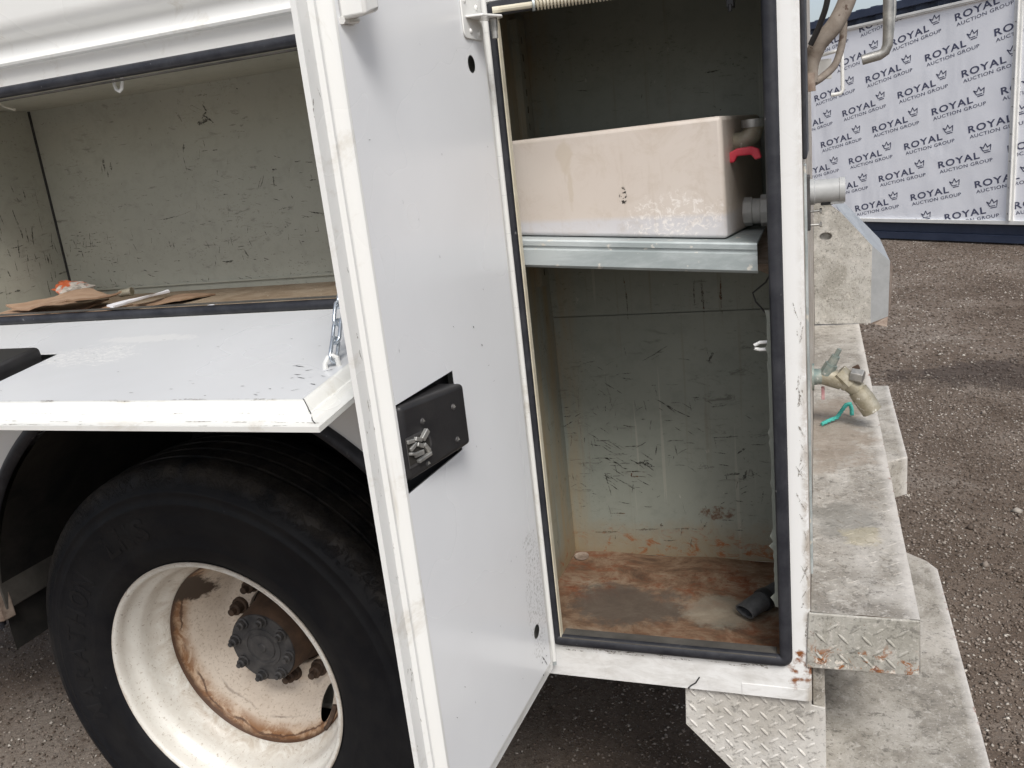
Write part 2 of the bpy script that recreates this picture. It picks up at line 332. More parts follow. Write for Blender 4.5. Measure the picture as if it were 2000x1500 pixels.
# litter
M['card'] = mk_simple('brown_cardboard', (.30, .19, .12), (.42, .29, .20), 20, .85, 0, 90, .2)
M['card_edge'] = mk_simple('dark_cardboard', (.20, .12, .07), (.34, .23, .15), 22, .85)
def mk_wrap():
    k = N('orange_and_white_wrapper')
    c = k.mix(k.step(k.add(k.noise(22, 3, .5, .6), k.mul(k.ax(0), 2.5)), .44, .50), (.55, .13, .05), (.50, .46, .41)); k.bump(k.noise(50, 3), .5, .003)
    return k.done(c, .4)
M['wrap'] = mk_wrap()
M['paper'] = mk_simple('white_paper', (.70, .70, .74), (.78, .78, .80), 30, .6)
M['rope'] = mk_simple('teal_rope', (.03, .30, .25), (.10, .48, .42), 260, .75, 0, 300, .6)
M['hose_black'] = mk_simple('black_corrugated_hose', (.03, .031, .033), (.085, .085, .088), 30, .6, 0, 60, .2)
def mk_mark(name, c0, c1, keep):
    k = N(name); c = k.mix(k.step(k.noise(60, 4), .4, .6), c0, c1); k.done(c, .7, 0, .3)
    tr = k.n.new('ShaderNodeBsdfTransparent'); mx = k.n.new('ShaderNodeMixShader')
    a = k.mul(k.step(k.noise(260, 5, .8, .6), .60 - keep*.25, .70 - keep*.25), k.step(k.noise(30, 3), .3, .6, .35, .95))
    k.l.new(a, mx.inputs[0]); k.l.new(tr.outputs[0], mx.inputs[1]); k.l.new(k.b.outputs[0], mx.inputs[2]); k.l.new(mx.outputs[0], k.out.inputs[0])
    return k.m
M['mark'] = mk_mark('charcoal_scuff', (.035, .033, .03), (.085, .08, .07), .75)
M['mark_rust'] = mk_mark('rust_streak', (.07, .035, .018), (.13, .065, .035), .7)
M['mark_light'] = mk_mark('pale_scratch', (.32, .32, .28), (.42, .41, .36), .6)
M['mark_grime'] = mk_mark('grey_grime', (.20, .18, .15), (.34, .31, .27), .6)
M['crack'] = mk_simple('dark_crack', (.02, .02, .02), (.05, .05, .05), 60, .7)
M['dusty_liner'] = mk_simple('dusty_grey_splash_guard', (.04, .037, .033), (.10, .092, .08), 8, .8, 0, 60, .3)
M['wire'] = mk_simple('white_wire', (.6, .58, .5), (.7, .68, .6), 60, .5)

# ------------------------------------------------------------------ mesh helpers
WM = {}                                   # world matrices of parents
def place(o, parent=None, mat=None):
    col.objects.link(o); m = mat or Matrix.Identity(4); WM[o.name] = m
    if parent is not None:
        o.parent = parent; o.matrix_parent_inverse = WM[parent.name].inverted()
    if mat is not None: o.matrix_basis = mat
    return o
def tag(o, label, cat, group=None):
    o['label'] = label; o['category'] = cat
    if group: o['group'] = group
    return o
def empty(name, loc, label, cat, group=None):
    e = bpy.data.objects.new(name, None); e.empty_display_size = .1
    place(e, None, Matrix.Translation(loc)); return tag(e, label, cat, group)
def frames(pts, closed=False):
    P = [Vector(p) for p in pts]; n = len(P); T = []
    for i in range(n):
        a = P[i-1] if (i or closed) else P[0]; b = P[(i+1) % n] if (i < n-1 or closed) else P[-1]
        T.append((b-a).normalized())
    up = Vector((0, 0, 1)) if abs(T[0].z) < .9 else Vector((1, 0, 0))
    u = (up - T[0]*up.dot(T[0])).normalized(); out = []
    for t in T:
        u = (u - t*u.dot(t)).normalized(); out.append((u, t.cross(u)))
    return P, out
class B:
    def __init__(s): s.v = []; s.f = []
    def add(s, v, f): o = len(s.v); s.v += [tuple(p) for p in v]; s.f += [tuple(i+o for i in q) for q in f]; return s
    def box(s, x0, x1, y0, y1, z0, z1):
        return s.add([(x, y, z) for x in (x0, x1) for y in (y0, y1) for z in (z0, z1)],
                     [(0, 1, 3, 2), (4, 6, 7, 5), (0, 4, 5, 1), (2, 3, 7, 6), (0, 2, 6, 4), (1, 5, 7, 3)])
    def hexa(s, p):                       # eight corners: bottom ring, top ring
        return s.add(p, [(3, 2, 1, 0), (4, 5, 6, 7), (0, 1, 5, 4), (1, 2, 6, 5), (2, 3, 7, 6), (3, 0, 4, 7)])
    def quad(s, a, b, c, d): return s.add([a, b, c, d], [(0, 1, 2, 3)])
    def tube(s, pts, r, seg=10, closed=False, caps=True):
        P, fr = frames(pts, closed); rs = r if isinstance(r, (list, tuple)) else [r]*len(P); v = []; f = []
        for p, (a, b), q in zip(P, fr, rs):
            for k in range(seg):
                t = 2*math.pi*k/seg; v.append(p + (a*math.cos(t) + b*math.sin(t))*q)
        n = len(P)
        for i in range(n if closed else n-1):
            for k in range(seg):
                i2 = (i+1) % n; f.append((i*seg+k, i*seg+(k+1) % seg, i2*seg+(k+1) % seg, i2*seg+k))
        if caps and not closed: f.append(tuple(range(seg-1, -1, -1))); f.append(tuple((n-1)*seg+k for k in range(seg)))
        return s.add(v, f)
    def sweep(s, sec, path, nrm, closed=True):
        """section (a,b): a in the path plane pointing left of travel, b along nrm"""
        P = [Vector(p) for p in path]; n = len(P); nrm = Vector(nrm).normalized(); v = []; f = []; m = len(sec)
        for i in range(n):
            if closed or 0 < i < n-1:
                d0 = (P[i]-P[i-1]).normalized(); d1 = (P[(i+1) % n]-P[i]).normalized()
            elif i == 0: d0 = d1 = (P[1]-P[0]).normalized()
            else: d0 = d1 = (P[i]-P[i-1]).normalized()
            l0 = nrm.cross(d0); l1 = nrm.cross(d1); l = (l0+l1).normalized(); l = l/max(.35, l.dot(l0))
            for a, b in sec: v.append(P[i] + l*a + nrm*b)
        for i in range(n if closed else n-1):
            j = (i+1) % n
            for k in range(m): f.append((i*m+k, i*m+(k+1) % m, j*m+(k+1) % m, j*m+k))
        if not closed: f.append(tuple(range(m-1, -1, -1))); f.append(tuple((n-1)*m+k for k in range(m)))
        return s.add(v, f)
    def lathe(s, prof, c, axis='y', seg=48, closed=False):
        v = []; f = []; n = len(prof)
        for k in range(seg):
            t = 2*math.pi*k/seg; ct, st = math.cos(t), math.sin(t)
            for r, h in prof:
                if axis == 'y': v.append((c[0]+r*ct, c[1]+h, c[2]+r*st))
                elif axis == 'x': v.append((c[0]+h, c[1]+r*ct, c[2]+r*st))
                else: v.append((c[0]+r*ct, c[1]+r*st, c[2]+h))
        for k in range(seg):
            k2 = (k+1) % seg
            for i in range(n if closed else n-1):
                i2 = (i+1) % n
                f.append((k*n+i, k2*n+i, k2*n+i2, k*n+i2))
        return s.add(v, f)
    def prism(s, poly, fn, t0, t1):
        """poly in 2D, fn(a,b,t) -> point"""
        n = len(poly); v = [fn(a, b, t0) for a, b in poly] + [fn(a, b, t1) for a, b in poly]
        return s.add(v, [tuple(range(n)), tuple(range(2*n-1, n-1, -1))] + [(i, i+n, (i+1) % n+n, (i+1) % n) for i in range(n)])
    def build(s, name, mat, parent=None, smooth=35, bevel=None, flip=False, base=False, seg=2):
        me = bpy.data.meshes.new(name); V = s.v; M4 = None
        if base:                          # origin at the foot of the thing
            a = np.array([tuple(p) for p in V]); o = Vector(((a[:, 0].min()+a[:, 0].max())/2, (a[:, 1].min()+a[:, 1].max())/2, a[:, 2].min()))
            V = [Vector(p)-o for p in V]; M4 = Matrix.Translation(o)
        me.from_pydata([tuple(p) for p in V], [], s.f); me.validate()
        bm = bmesh.new(); bm.from_mesh(me); bmesh.ops.recalc_face_normals(bm, faces=bm.faces); bm.to_mesh(me); bm.free()
        if smooth:
            me.polygons.foreach_set('use_smooth', [True]*len(me.polygons)); me.set_sharp_from_angle(angle=R(smooth))
        me.materials.append(M[mat])
        o = bpy.data.objects.new(name, me); place(o, parent, M4)
        if bevel:
            b = o.modifiers.new('bevel', 'BEVEL'); b.width = bevel; b.segments = seg; b.limit_method = 'ANGLE'; b.angle_limit = R(30)
            b.harden_normals = False
        return o
def fill_with_holes(outer, holes, fn):
    """planar polygon with holes -> verts, faces (triangles)"""
    bm = bmesh.new(); ed = []
    for loop in [outer]+holes:
        vs = [bm.verts.new((a, b, 0)) for a, b in loop]
        ed += [bm.edges.new((vs[i], vs[(i+1) % len(vs)])) for i in range(len(vs))]
    bmesh.ops.triangle_fill(bm, use_beauty=True, use_dissolve=False, edges=ed)
    bm.verts.index_update()
    v = [fn(q.co.x, q.co.y) for q in bm.verts]; f = [tuple(w.index for w in q.verts) for q in bm.faces]; bm.free()
    return v, f
def circ(cx, cy, r, n=20, ry=None): return [(cx+r*math.cos(2*math.pi*i/n), cy+(ry or r)*math.sin(2*math.pi*i/n)) for i in range(n)]
def rrect(x0, x1, z0, z1, r, n=5):
    out = []
    for cx, cz, a in ((x1-r, z0+r, -90), (x1-r, z1-r, 0), (x0+r, z1-r, 90), (x0+r, z0+r, 180)):
        for i in range(n+1): t = R(a+90*i/n); out.append((cx+r*math.cos(t), cz+r*math.sin(t)))
    return out
def text_mesh(body, width=None, height=None, bold=0., ext=0., track=1.):
    cu_ = bpy.data.curves.new('t', 'FONT'); cu_.body = body; cu_.size = 1; cu_.offset = bold; cu_.space_character = track; cu_.extrude = ext; cu_.resolution_u = 3
    ob = bpy.data.objects.new('t', cu_); col.objects.link(ob); bpy.context.view_layer.update()
    me = bpy.data.meshes.new_from_object(ob.evaluated_get(bpy.context.evaluated_depsgraph_get()))
    v = np.array([tuple(q.co) for q in me.vertices]); f = [tuple(p.vertices) for p in me.polygons]
    bpy.data.objects.remove(ob); bpy.data.curves.remove(cu_); bpy.data.meshes.remove(me)
    v[:, 0] -= v[:, 0].min(); v[:, 1] -= max(0, v[:, 1].min())
    if width: v[:, 0] *= width/v[:, 0].max()
    if height: v[:, 1] *= height/v[:, 1].max()
    return v, f
def strokes(b, items, fn, jag=.25, rr=random, thin=.62):
    """irregular thin marks; items (a, b, length, angle deg, width), fn(a,b)->point"""
    for a, c, L, ang, w in items:
        w *= thin; n = max(4, min(14, int(L/.0035)+3)); t = R(ang); dx, dz = math.cos(t), math.sin(t); up = []; dn = []; bend = rr.uniform(-.05, .05)*L
        for i in range(n):
            q = i/(n-1); s = (q-.5)*L; ww = w*(.25+math.sin(math.pi*q)**.6)*rr.uniform(1-jag*2, 1+jag*2)*.5; o = bend*math.sin(math.pi*q)+rr.uniform(-.2, .2)*w
            up.append(fn(a+dx*s-dz*(o+ww), c+dz*s+dx*(o+ww))); dn.append(fn(a+dx*s-dz*(o-ww), c+dz*s+dx*(o-ww)))
        b.add(up+dn, [(i, i+1, n+i+1, n+i) for i in range(n-1)])

# ------------------------------------------------------------------ ground
g = B(); g.quad((-150, -60, 0), (150, -60, 0), (150, 300, 0), (-150, 300, 0)); o = g.build('ground', 'ground', None, None); o['kind'] = 'structure'
def stones(n, xs, ys, smin, smax, seed, flat=.65):
    r = np.random.default_rng(seed)
    x = r.uniform(*xs, n); y = r.uniform(*ys, n); s = smin + (smax-smin)*r.random(n)**3
    base = np.array([(1, 0, 0), (-1, 0, 0), (0, 1, 0), (0, -1, 0), (0, 0, 1), (0, 0, -.6)], float)
    F = np.array([(0, 2, 4), (2, 1, 4), (1, 3, 4), (3, 0, 4), (2, 0, 5), (1, 2, 5), (3, 1, 5), (0, 3, 5)])
    V = base[None]*r.uniform(.6, 1.25, (n, 6, 1)) + r.uniform(-.18, .18, (n, 6, 3)); V[..., 2] *= flat
    a = r.uniform(0, 6.28, n); ca, sa = np.cos(a)[:, None], np.sin(a)[:, None]
    X = V[..., 0]*ca-V[..., 1]*sa; Y = V[..., 0]*sa+V[..., 1]*ca
    V = np.stack([X*s[:, None]+x[:, None], Y*s[:, None]+y[:, None], V[..., 2]*s[:, None]+(s*.25)[:, None]], -1)
    return V.reshape(-1, 3), (F[None]+(np.arange(n)*6)[:, None, None]).reshape(-1, 3)
Vs = []; Fs = []; off = 0
for args in ((26000, (-3.3, -1.1), (-.45, 1.3), .0018, .008, 1), (20000, (-1.3, .1), (.2, 1.9), .0018, .007, 2), (60000, (.1, 1.3), (.2, 4.2), .0018, .0085, 3),
             (60000, (.2, 3.0), (4.0, 10.5), .0028, .013, 4), (900, (-3.3, 1.6), (-.3, 6), .007, .015, 5), (420, (.2, 3), (.5, 9), .009, .02, 6)):
    v, f = stones(*args); Vs.append(v); Fs.append(f+off); off += len(v)
me = bpy.data.meshes.new('gravel'); V = np.concatenate(Vs); Fa = np.concatenate(Fs)
me.vertices.add(len(V)); me.vertices.foreach_set('co', V.ravel()); me.loops.add(Fa.size); me.loops.foreach_set('vertex_index', Fa.ravel().astype(np.int32))
me.polygons.add(len(Fa)); me.polygons.foreach_set('loop_start', (np.arange(len(Fa))*3).astype(np.int32)); me.update(calc_edges=True); me.validate()
me.materials.append(M['stone']); gv = bpy.data.objects.new('gravel', me); place(gv); gv['kind'] = 'stuff'; tag(gv, 'loose pale and dark gravel scattered over the brown yard', 'gravel')

# ------------------------------------------------------------------ container and printed banner behind
G1 = Vector((.674, 10.63, 0)); WU = Vector((.7251, -.6887, 0)); WN = Vector((-.6887, -.7251, 0))
def wp(s, z, d=0.): return G1 + WU*s + WN*d + Vector((0, 0, z))
cont = empty('shipping_container', wp(0, 0, -1.2), 'navy blue steel shipping container standing behind the logo banner', 'container')
def wbox(b, s0, s1, z0, z1, d0, d1): return b.hexa([wp(s0, z0, d0), wp(s1, z0, d0), wp(s1, z0, d1), wp(s0, z0, d1), wp(s0, z1, d0), wp(s1, z1, d0), wp(s1, z1, d1), wp(s0, z1, d1)])
S0, S1 = -5.2, 6.9
b = B(); prof = []; s = S0
while s < S1: prof += [(s, -.07), (s+.07, -.07), (s+.14, -.035), (s+.21, -.035)]; s += .28
v = [wp(q, .17, d) for q, d in prof]+[wp(q, 2.74, d) for q, d in prof]; n = len(prof)
b.add(v, [(i, i+1, n+i+1, n+i) for i in range(n-1)]); b.build('corrugated_side', 'navy', cont, 0)
b = B(); wbox(b, S0, S1, .02, .11, -.05, .0); wbox(b, S0, S1, .11, .235, -.06, -.018); b.build('bottom_rail', 'navy', cont, 0, .006)
b = B(); wbox(b, S0, S1, 2.70, 2.79, -.06, .012); b.build('top_rail', 'navy', cont, 0, .006)
b = B(); wbox(b, S0, S1, 2.76, 2.785, -2.4, -.061); wbox(b, S0, S1, .15, 2.76, -2.42, -2.36); b.build('roof_and_far_side', 'navy', cont, 0)
b = B(); s = S0+.05
while s < S1-.2: wbox(b, s, s+.1, 2.786, 2.803, -2.3, -.02); s += .22
so = b.build('roof_ribs', 'navy', cont, 0, .004); so['kind'] = 'stuff'
for q in (S0, S1-.16):
    b = B(); wbox(b, q, q+.16, .02, 2.80, -.075, .02); b.build('corner_post', 'navy', cont, 0, .006)
ban = empty('banner', wp(-.5, .24, .03), 'white banner printed all over with navy auction logos', 'banner')
BS0, BS1 = -4.2, 6.0; PS = 1.79
b = B(); nseg = 60
for i in range(nseg):
    a0 = BS0+(BS1-BS0)*i/nseg; a1 = BS0+(BS1-BS0)*(i+1)/nseg
    b.quad(wp(a0, .25, .016), wp(a1, .25, .016), wp(a1, 2.61, .016), wp(a0, 2.61, .016))
b.build('banner_sheet', 'banner', ban, None)
b = B(); wbox(b, BS0, BS1, 2.585, 2.628, .0165, .045); wbox(b, BS0, BS1, 2.60, 2.628, .045, .055); b.build('frame_rail', 'frame_white', ban, 0, .003)
b = B(); wbox(b, BS0, BS1, .232, .275, .0165, .045); b.build('frame_rail', 'frame_white', ban, 0, .003)
for q in (PS, PS-4.4, PS+3.6):
    b = B(); wbox(b, q-.028, q+.02, .275, 2.585, .0165, .042); wbox(b, q+.02, q+.032, .275, 2.585, .0165, .07); wbox(b, q+.032, q+.056, .275, 2.585, .0165, .042); b.build('frame_post', 'frame_white', ban, 0, .003)
    for z in np.arange(.35, 2.55, .28):
        b = B(); b.tube([wp(q-.006, z, .042), wp(q-.006, z, .047)], .007, 8); b.build('screw', 'steel', ban)
# the repeated logo
def thick_line(b, pts, w, fn):
    for (x0, y0), (x1, y1) in zip(pts[:-1], pts[1:]):
        d = Vector((x1-x0, y1-y0)).normalized(); nx, ny = -d.y*w/2, d.x*w/2; ex, ey = d.x*w*.35, d.y*w*.35
        b.add([fn(x0-ex+nx, y0-ey+ny), fn(x1+ex+nx, y1+ey+ny), fn(x1+ex-nx, y1+ey-ny), fn(x0-ex-nx, y0-ey-ny)], [(0, 3, 2, 1)])
lb = B(); v, f = text_mesh('ROYAL', .515, .074, .022, 0, 1.16); lb.add(v, f)
v, f = text_mesh('AUCTION GROUP', .655, .036, .008, 0, 1.1); v[:, 1] -= .062; v[:, 0] += .006; lb.add(v, f)
fl3 = lambda x, y: (x, y, 0)
thick_line(lb, [(.566, .066), (.538, .118), (.572, .098), (.602, .140), (.620, .098), (.662, .118), (.650, .064)], .011, fl3)
thick_line(lb, [(.566, .066), (.628, .066)], .009, fl3); thick_line(lb, [(.575, .047), (.645, .047)], .010, fl3)
LV = np.array([tuple(p) for p in lb.v]); LF = lb.f; ca, sa = math.cos(R(10.2)), math.sin(R(10.2))
logo_me = None
for i in range(-12, 13):
    for j in range(-9, 10):
        s = .713+.465*i+.1*j; z = 2.067-.233*i-.602*j
        XY = np.stack([s+LV[:, 0]*ca-LV[:, 1]*sa, z+LV[:, 0]*sa+LV[:, 1]*ca], 1)
        if XY[:, 0].max() < -1.7 or XY[:, 0].min() > 3.1 or XY[:, 1].max() < .3 or XY[:, 1].min() > 2.56: continue
        inside = XY[:, 1].min() > .275 and XY[:, 1].max() < 2.585
        V2 = [tuple(wp(a, q, .018)) for a, q in XY]
        me = bpy.data.meshes.new('logo'); me.from_pydata(V2, [], LF)
        if not inside:
            bm = bmesh.new(); bm.from_mesh(me)
            for zz, nn in ((2.584, 1), (.276, -1)):
                bmesh.ops.bisect_plane(bm, geom=bm.verts[:]+bm.edges[:]+bm.faces[:], plane_co=(0, 0, zz), plane_no=(0, 0, nn), clear_outer=True)
            bm.to_mesh(me); bm.free()
        me.materials.append(M['ink']); place(bpy.data.objects.new('logo', me), ban)

# ------------------------------------------------------------------ the truck
truck = empty('service_truck', (-1.3, 1.16, 0), 'white utility truck body with its side compartments standing open', 'truck')
XR = -.02; ZB = .643; TW = 2.31; ZT = 2.35
RX0, RX1, RZ0, RZ1 = -.452, -.053, .711, 1.760          # tall opening
LX0, LX1, LZ0, LZ1 = -1.95, -.60, 1.332, 1.762          # long opening
ACX, ACZ, AR = -1.205, .585, .622                        # wheel arch
# outer skin around the tall opening
b = B()
def rect(b, x0, x1, z0, z1, y=0): b.quad((x0, y, z0), (x1, y, z0), (x1, y, z1), (x0, y, z1))
rect(b, RX1, XR-.004, ZB, 1.764); rect(b, RX0, RX1, ZB, RZ0); rect(b, LX1, RX0, ZB, 1.764); rect(b, -.585, LX1, ZB, LZ0)
for (xa, za), (xb, zb) in zip([(RX0, RZ0), (RX1, RZ0), (RX1, 1.764), (RX0, 1.764)], [(RX1, RZ0), (RX1, 1.764), (RX0, 1.764), (RX0, RZ0)]):
    b.quad((xa, 0, za), (xb, 0, zb), (xb, .022, zb), (xa, .022, za))
b.quad((XR-.004, 0, ZB), (XR, .004, ZB), (XR, .004, 1.764), (XR-.004, 0, 1.764))
b.quad((LX1, 0, ZB), (XR-.004, 0, ZB), (XR-.004, .03, ZB), (LX1, .03, ZB))
b.build('door_frame', 'paint_frame', truck, 30)
# long side below and beside the long opening, cut by the wheel arch
b = B(); na = 40; arc = [(ACX+AR*math.cos(math.pi*i/na), ACZ+AR*math.sin(math.pi*i/na)) for i in range(na+1)]
rect(b, ACX+AR, -.585, ACZ, LZ0)
for (xa, za), (xb, zb) in zip(arc[:-1], arc[1:]): b.quad((xb, 0, zb), (xa, 0, za), (xa, 0, LZ0), (xb, 0, LZ0))
rect(b, -3.2, ACX-AR, ZB, LZ0); rect(b, -3.2, LX0, LZ0, 1.764)
for (xa, za), (xb, zb) in zip([(LX0, LZ0), (LX1, LZ0), (LX1, LZ1), (LX0, LZ1)], [(LX1, LZ0), (LX1, LZ1), (LX0, LZ1), (LX0, LZ0)]):
    b.quad((xa, 0, za), (xb, 0, zb), (xb, .022, zb), (xa, .022, za))
b.build('side_panel', 'paint', truck, 30)
# drip rail and overhanging upper body
sec = [(0, 1.764), (-.004, 1.767), (-.006, 1.794), (-.010, 1.799), (-.020, 1.801), (-.022, 1.805), (-.018, 1.809), (-.010, 1.812), (-.007, 1.818), (-.007, 1.836), (-.011, 1.843), (-.022, 1.849), (-.030, 1.857), (-.034, 1.872), (-.036, ZT), (.3, ZT+.03), (.3, 1.9)]
b = B(); n = len(sec); v = [(x, y, z) for x in (-3.2, XR) for y, z in sec]; b.add(v, [(i, i+1, n+i+1, n+i) for i in range(n-1)]); b.build('drip_rail', 'paint_rim', truck, 40)
# rest of the body box
b = B(); b.box(-3.2, XR-.001, .42, TW, ZB+.02, ZB+.05); b.box(-3.2, XR-.001, TW-.02, TW, ZB, ZT); b.box(-3.2, XR-.001, .302, TW-.02, ZT-.02, ZT)
b.box(-3.25, -3.2, .0, TW, ZB, ZT); b.build('body_box', 'paint', truck, 0)
b = B(); b.box(-.028, XR, .004, TW-.021, ZB, ZT-.021); b.build('rear_panel', 'beige_rear', truck, 0)
b = B(); b.box(XR, XR+.006, .03, .34, 1.50, 2.2); b.build('rubber_strip', 'seal', truck, 0, .002)
b = B(); b.box(XR, XR+.004, .10, .13, .82, 1.49); b.build('rear_moulding', 'galv', truck, 0, .001)
# bottom lip patch and seam
b = B(); b.box(-.130, -.026, -.0012, -.0002, .6432, .665); b.build('patch_plate', 'paint_frame', truck, 0, .0008)
b = B(); b.tube([(-.219, -.0012, .644), (-.214, -.0012, .650), (-.206, -.0012, .656), (-.199, -.0012, .668)], .0012, 5); b.build('crack', 'crack', truck)
# chassis under the body
for ya in (.62, 1.58): b = B(); b.box(-3.2, .10, ya, ya+.10, .42, .64); b.build('frame_rail', 'dark', truck, 0, .01)
b = B(); b.tube([(-1.244, .2, .4985), (-1.244, 1.0, .4985), (-1.244, 1.16, .4985), (-1.244, 1.3, .4985), (-1.244, 2.1, .4985)], [.07, .07, .19, .07, .07], 16); b.build('axle', 'dark', truck)

# seals
def dsec(w, h): return [(-w/2, 0), (-w/2, -h*.55), (-w*.28, -h*.92), (0, -h), (w*.28, -h*.92), (w/2, -h*.55), (w/2, 0)]
def ring(x0, x1, z0, z1, r): return [(x, 0, z) for x, z in rrect(x0, x1, z0, z1, r, 4)]
b = B(); b.sweep([(a, c) for a, c in dsec(.0195, .011)], ring(RX0+.004, RX1-.005, RZ0+.006, RZ1-.004, .009), (0, 1, 0)); b.build('door_seal', 'seal', truck, 50)
b = B(); b.box(RX0+.0152, RX0+.0172, -.008, .004, RZ0+.014, RZ1-.014); b.build('seal_lip', 'cream', truck, 40)
b = B(); b.box(RX0+.017, RX1-.02, -.009, .022, RZ0+.0125, RZ0+.0145); b.build('sill_strip', 'dusty_liner', truck, 0, .001)
b = B(); b.sweep([(a, c) for a, c in dsec(.018, .014)], ring(LX0-.001, LX1+.001, LZ0+.0045, LZ1-.001, .02), (0, 1, 0)); b.build('hatch_seal', 'seal', truck, 50)
b = B(); b.sweep([(-.0012, .004), (-.0012, -.006), (.0012, -.006), (.0012, .004)], ring(LX0+.012, LX1-.012, LZ0+.017, LZ1-.014, .015), (0, 1, 0)); b.build('seal_lip', 'dusty_liner', truck, 40)

# tall compartment ------------------------------------------------
TX0, TX1, TY1, TZ0, TZ1 = -.513, -.030, .374, .695, 1.80
b = B(); zz = 1.221
b.quad((TX0, TY1, TZ0), (TX1, TY1, TZ0), (TX1, TY1, zz-.0012), (TX0, TY1, zz-.0012))
b.quad((TX0, TY1-.003, zz+.0012), (TX1, TY1-.003, zz+.0012), (TX1, TY1-.003, TZ1), (TX0, TY1-.003, TZ1))
b.quad((TX0, TY1-.003, zz+.0012), (TX1, TY1-.003, zz+.0012), (TX1, TY1+.01, zz+.0012), (TX0, TY1+.01, zz+.0012))
b.quad((TX0, TY1+.01, zz-.01), (TX1, TY1+.01, zz-.01), (TX1, TY1+.01, zz+.01), (TX0, TY1+.01, zz+.01))
b.quad((TX0, .022, TZ0), (TX0, TY1+.01, TZ0), (TX0, TY1+.01, TZ1), (TX0, .022, TZ1))
b.quad((TX1, .022, TZ0), (TX1, TY1+.01, TZ0), (TX1, TY1+.01, TZ1), (TX1, .022, TZ1))
b.quad((TX0, .022, TZ1), (TX1, .022, TZ1), (TX1, TY1+.01, TZ1), (TX0, TY1+.01, TZ1))
b.quad((TX0, .022, TZ0), (RX0, .022, TZ0), (RX0, .022, TZ1), (TX0, .022, TZ1)); b.quad((RX1, .022, TZ0), (TX1, .022, TZ0), (TX1, .022, TZ1), (RX1, .022, TZ1))
b.quad((RX0, .0225, RZ1), (RX1, .0225, RZ1), (RX1, .0225, TZ1), (RX0, .0225, TZ1)); b.quad((RX0, .022, TZ0), (RX1, .022, TZ0), (RX1, .022, RZ0), (RX0, .022, RZ0))
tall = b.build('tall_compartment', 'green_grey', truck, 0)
b = B(); nx, ny = 24, 18
gv_ = [(TX0+(TX1-TX0)*i/nx, .0225+(TY1-.0225)*j/ny, TZ0+.0012+.0022*math.sin(i*.6+j*.3)*math.sin(j*.45)) for j in range(ny+1) for i in range(nx+1)]
b.add(gv_, [(j*(nx+1)+i, j*(nx+1)+i+1, (j+1)*(nx+1)+i+1, (j+1)*(nx+1)+i) for j in range(ny) for i in range(nx)]); b.build('compartment_floor', 'rust_floor', tall)
b = B(); b.lathe([(.0, .0025), (.012, .0025), (.0145, .004), (.0155, .0035), (.0155, 0)], (-.492, .345, TZ0+.002), 'z', 20); b.build('drain_cover', 'brown_metal', tall)
# perforated shelf standards on the left wall
for y in (.30,):
    b = B(); outer = [(y-.02, 1.30), (y+.02, 1.30), (y+.02, 1.78), (y-.02, 1.78)]; holes = [[(y-.003, z), (y+.003, z), (y+.003, z+.012), (y-.003, z+.012)] for z in np.arange(1.32, 1.77, .03)]
    b.add(*fill_with_holes(outer, holes, lambda a, c: (TX0+.014, a, c))); b.quad((TX0, y-.02, 1.30), (TX0+.014, y-.02, 1.30), (TX0+.014, y-.02, 1.78), (TX0, y-.02, 1.78)); b.quad((TX0, y+.02, 1.30), (TX0+.014, y+.02, 1.30), (TX0+.014, y+.02, 1.78), (TX0, y+.02, 1.78))
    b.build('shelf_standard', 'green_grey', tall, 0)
    b = B(); b.quad((TX0+.002, y-.018, 1.30), (TX0+.002, y+.018, 1.30), (TX0+.002, y+.018, 1.78), (TX0+.002, y-.018, 1.78)); b.build('slot_backing', 'galv', tall, 0)
# tilted galvanised shelf with a moulded front lip
def shz(x): return 1.3965 + (x+.2665)*-.0865     # shelf line, sloping down to the right
b = B(); lip = [(.050, .0065), (.036, .0065), (.034, .004), (.034, -.003), (.037, -.0045), (.037, -.008), (.034, -.010), (.0335, -.034), (.037, -.038), (.041, -.039), (.041, -.036), (.038, -.034), (.038, -.011), (.0405, -.008), (.0405, -.002), (.039, .003), (.05, .003)]
n = len(lip); v = [(x, y, shz(x)+z) for x in (-.505, -.085) for y, z in lip]; b.add(v, [(i, (i+1) % n, n+(i+1) % n, n+i) for i in range(n)]+[tuple(range(n)), tuple(range(2*n-1, n-1, -1))])
b.hexa([(-.505, .05, shz(-.505)+.003), (-.085, .05, shz(-.085)+.003), (-.085, .37, shz(-.085)+.003), (-.505, .37, shz(-.505)+.003), (-.505, .05, shz(-.505)+.0065), (-.085, .05, shz(-.085)+.0065), (-.085, .37, shz(-.085)+.0065), (-.505, .37, shz(-.505)+.0065)])
b.build('shelf', 'galv', tall, 30)
b = B(); b.hexa([(-.075, .10, 1.33), (-.04, .10, 1.33), (-.04, .33, 1.33), (-.075, .33, 1.33), (-.105, .06, 1.352), (-.04, .06, 1.352), (-.04, .33, 1.385), (-.085, .33, 1.385)]); b.build('shelf_bracket', 'brown_metal', tall, 0, .002)
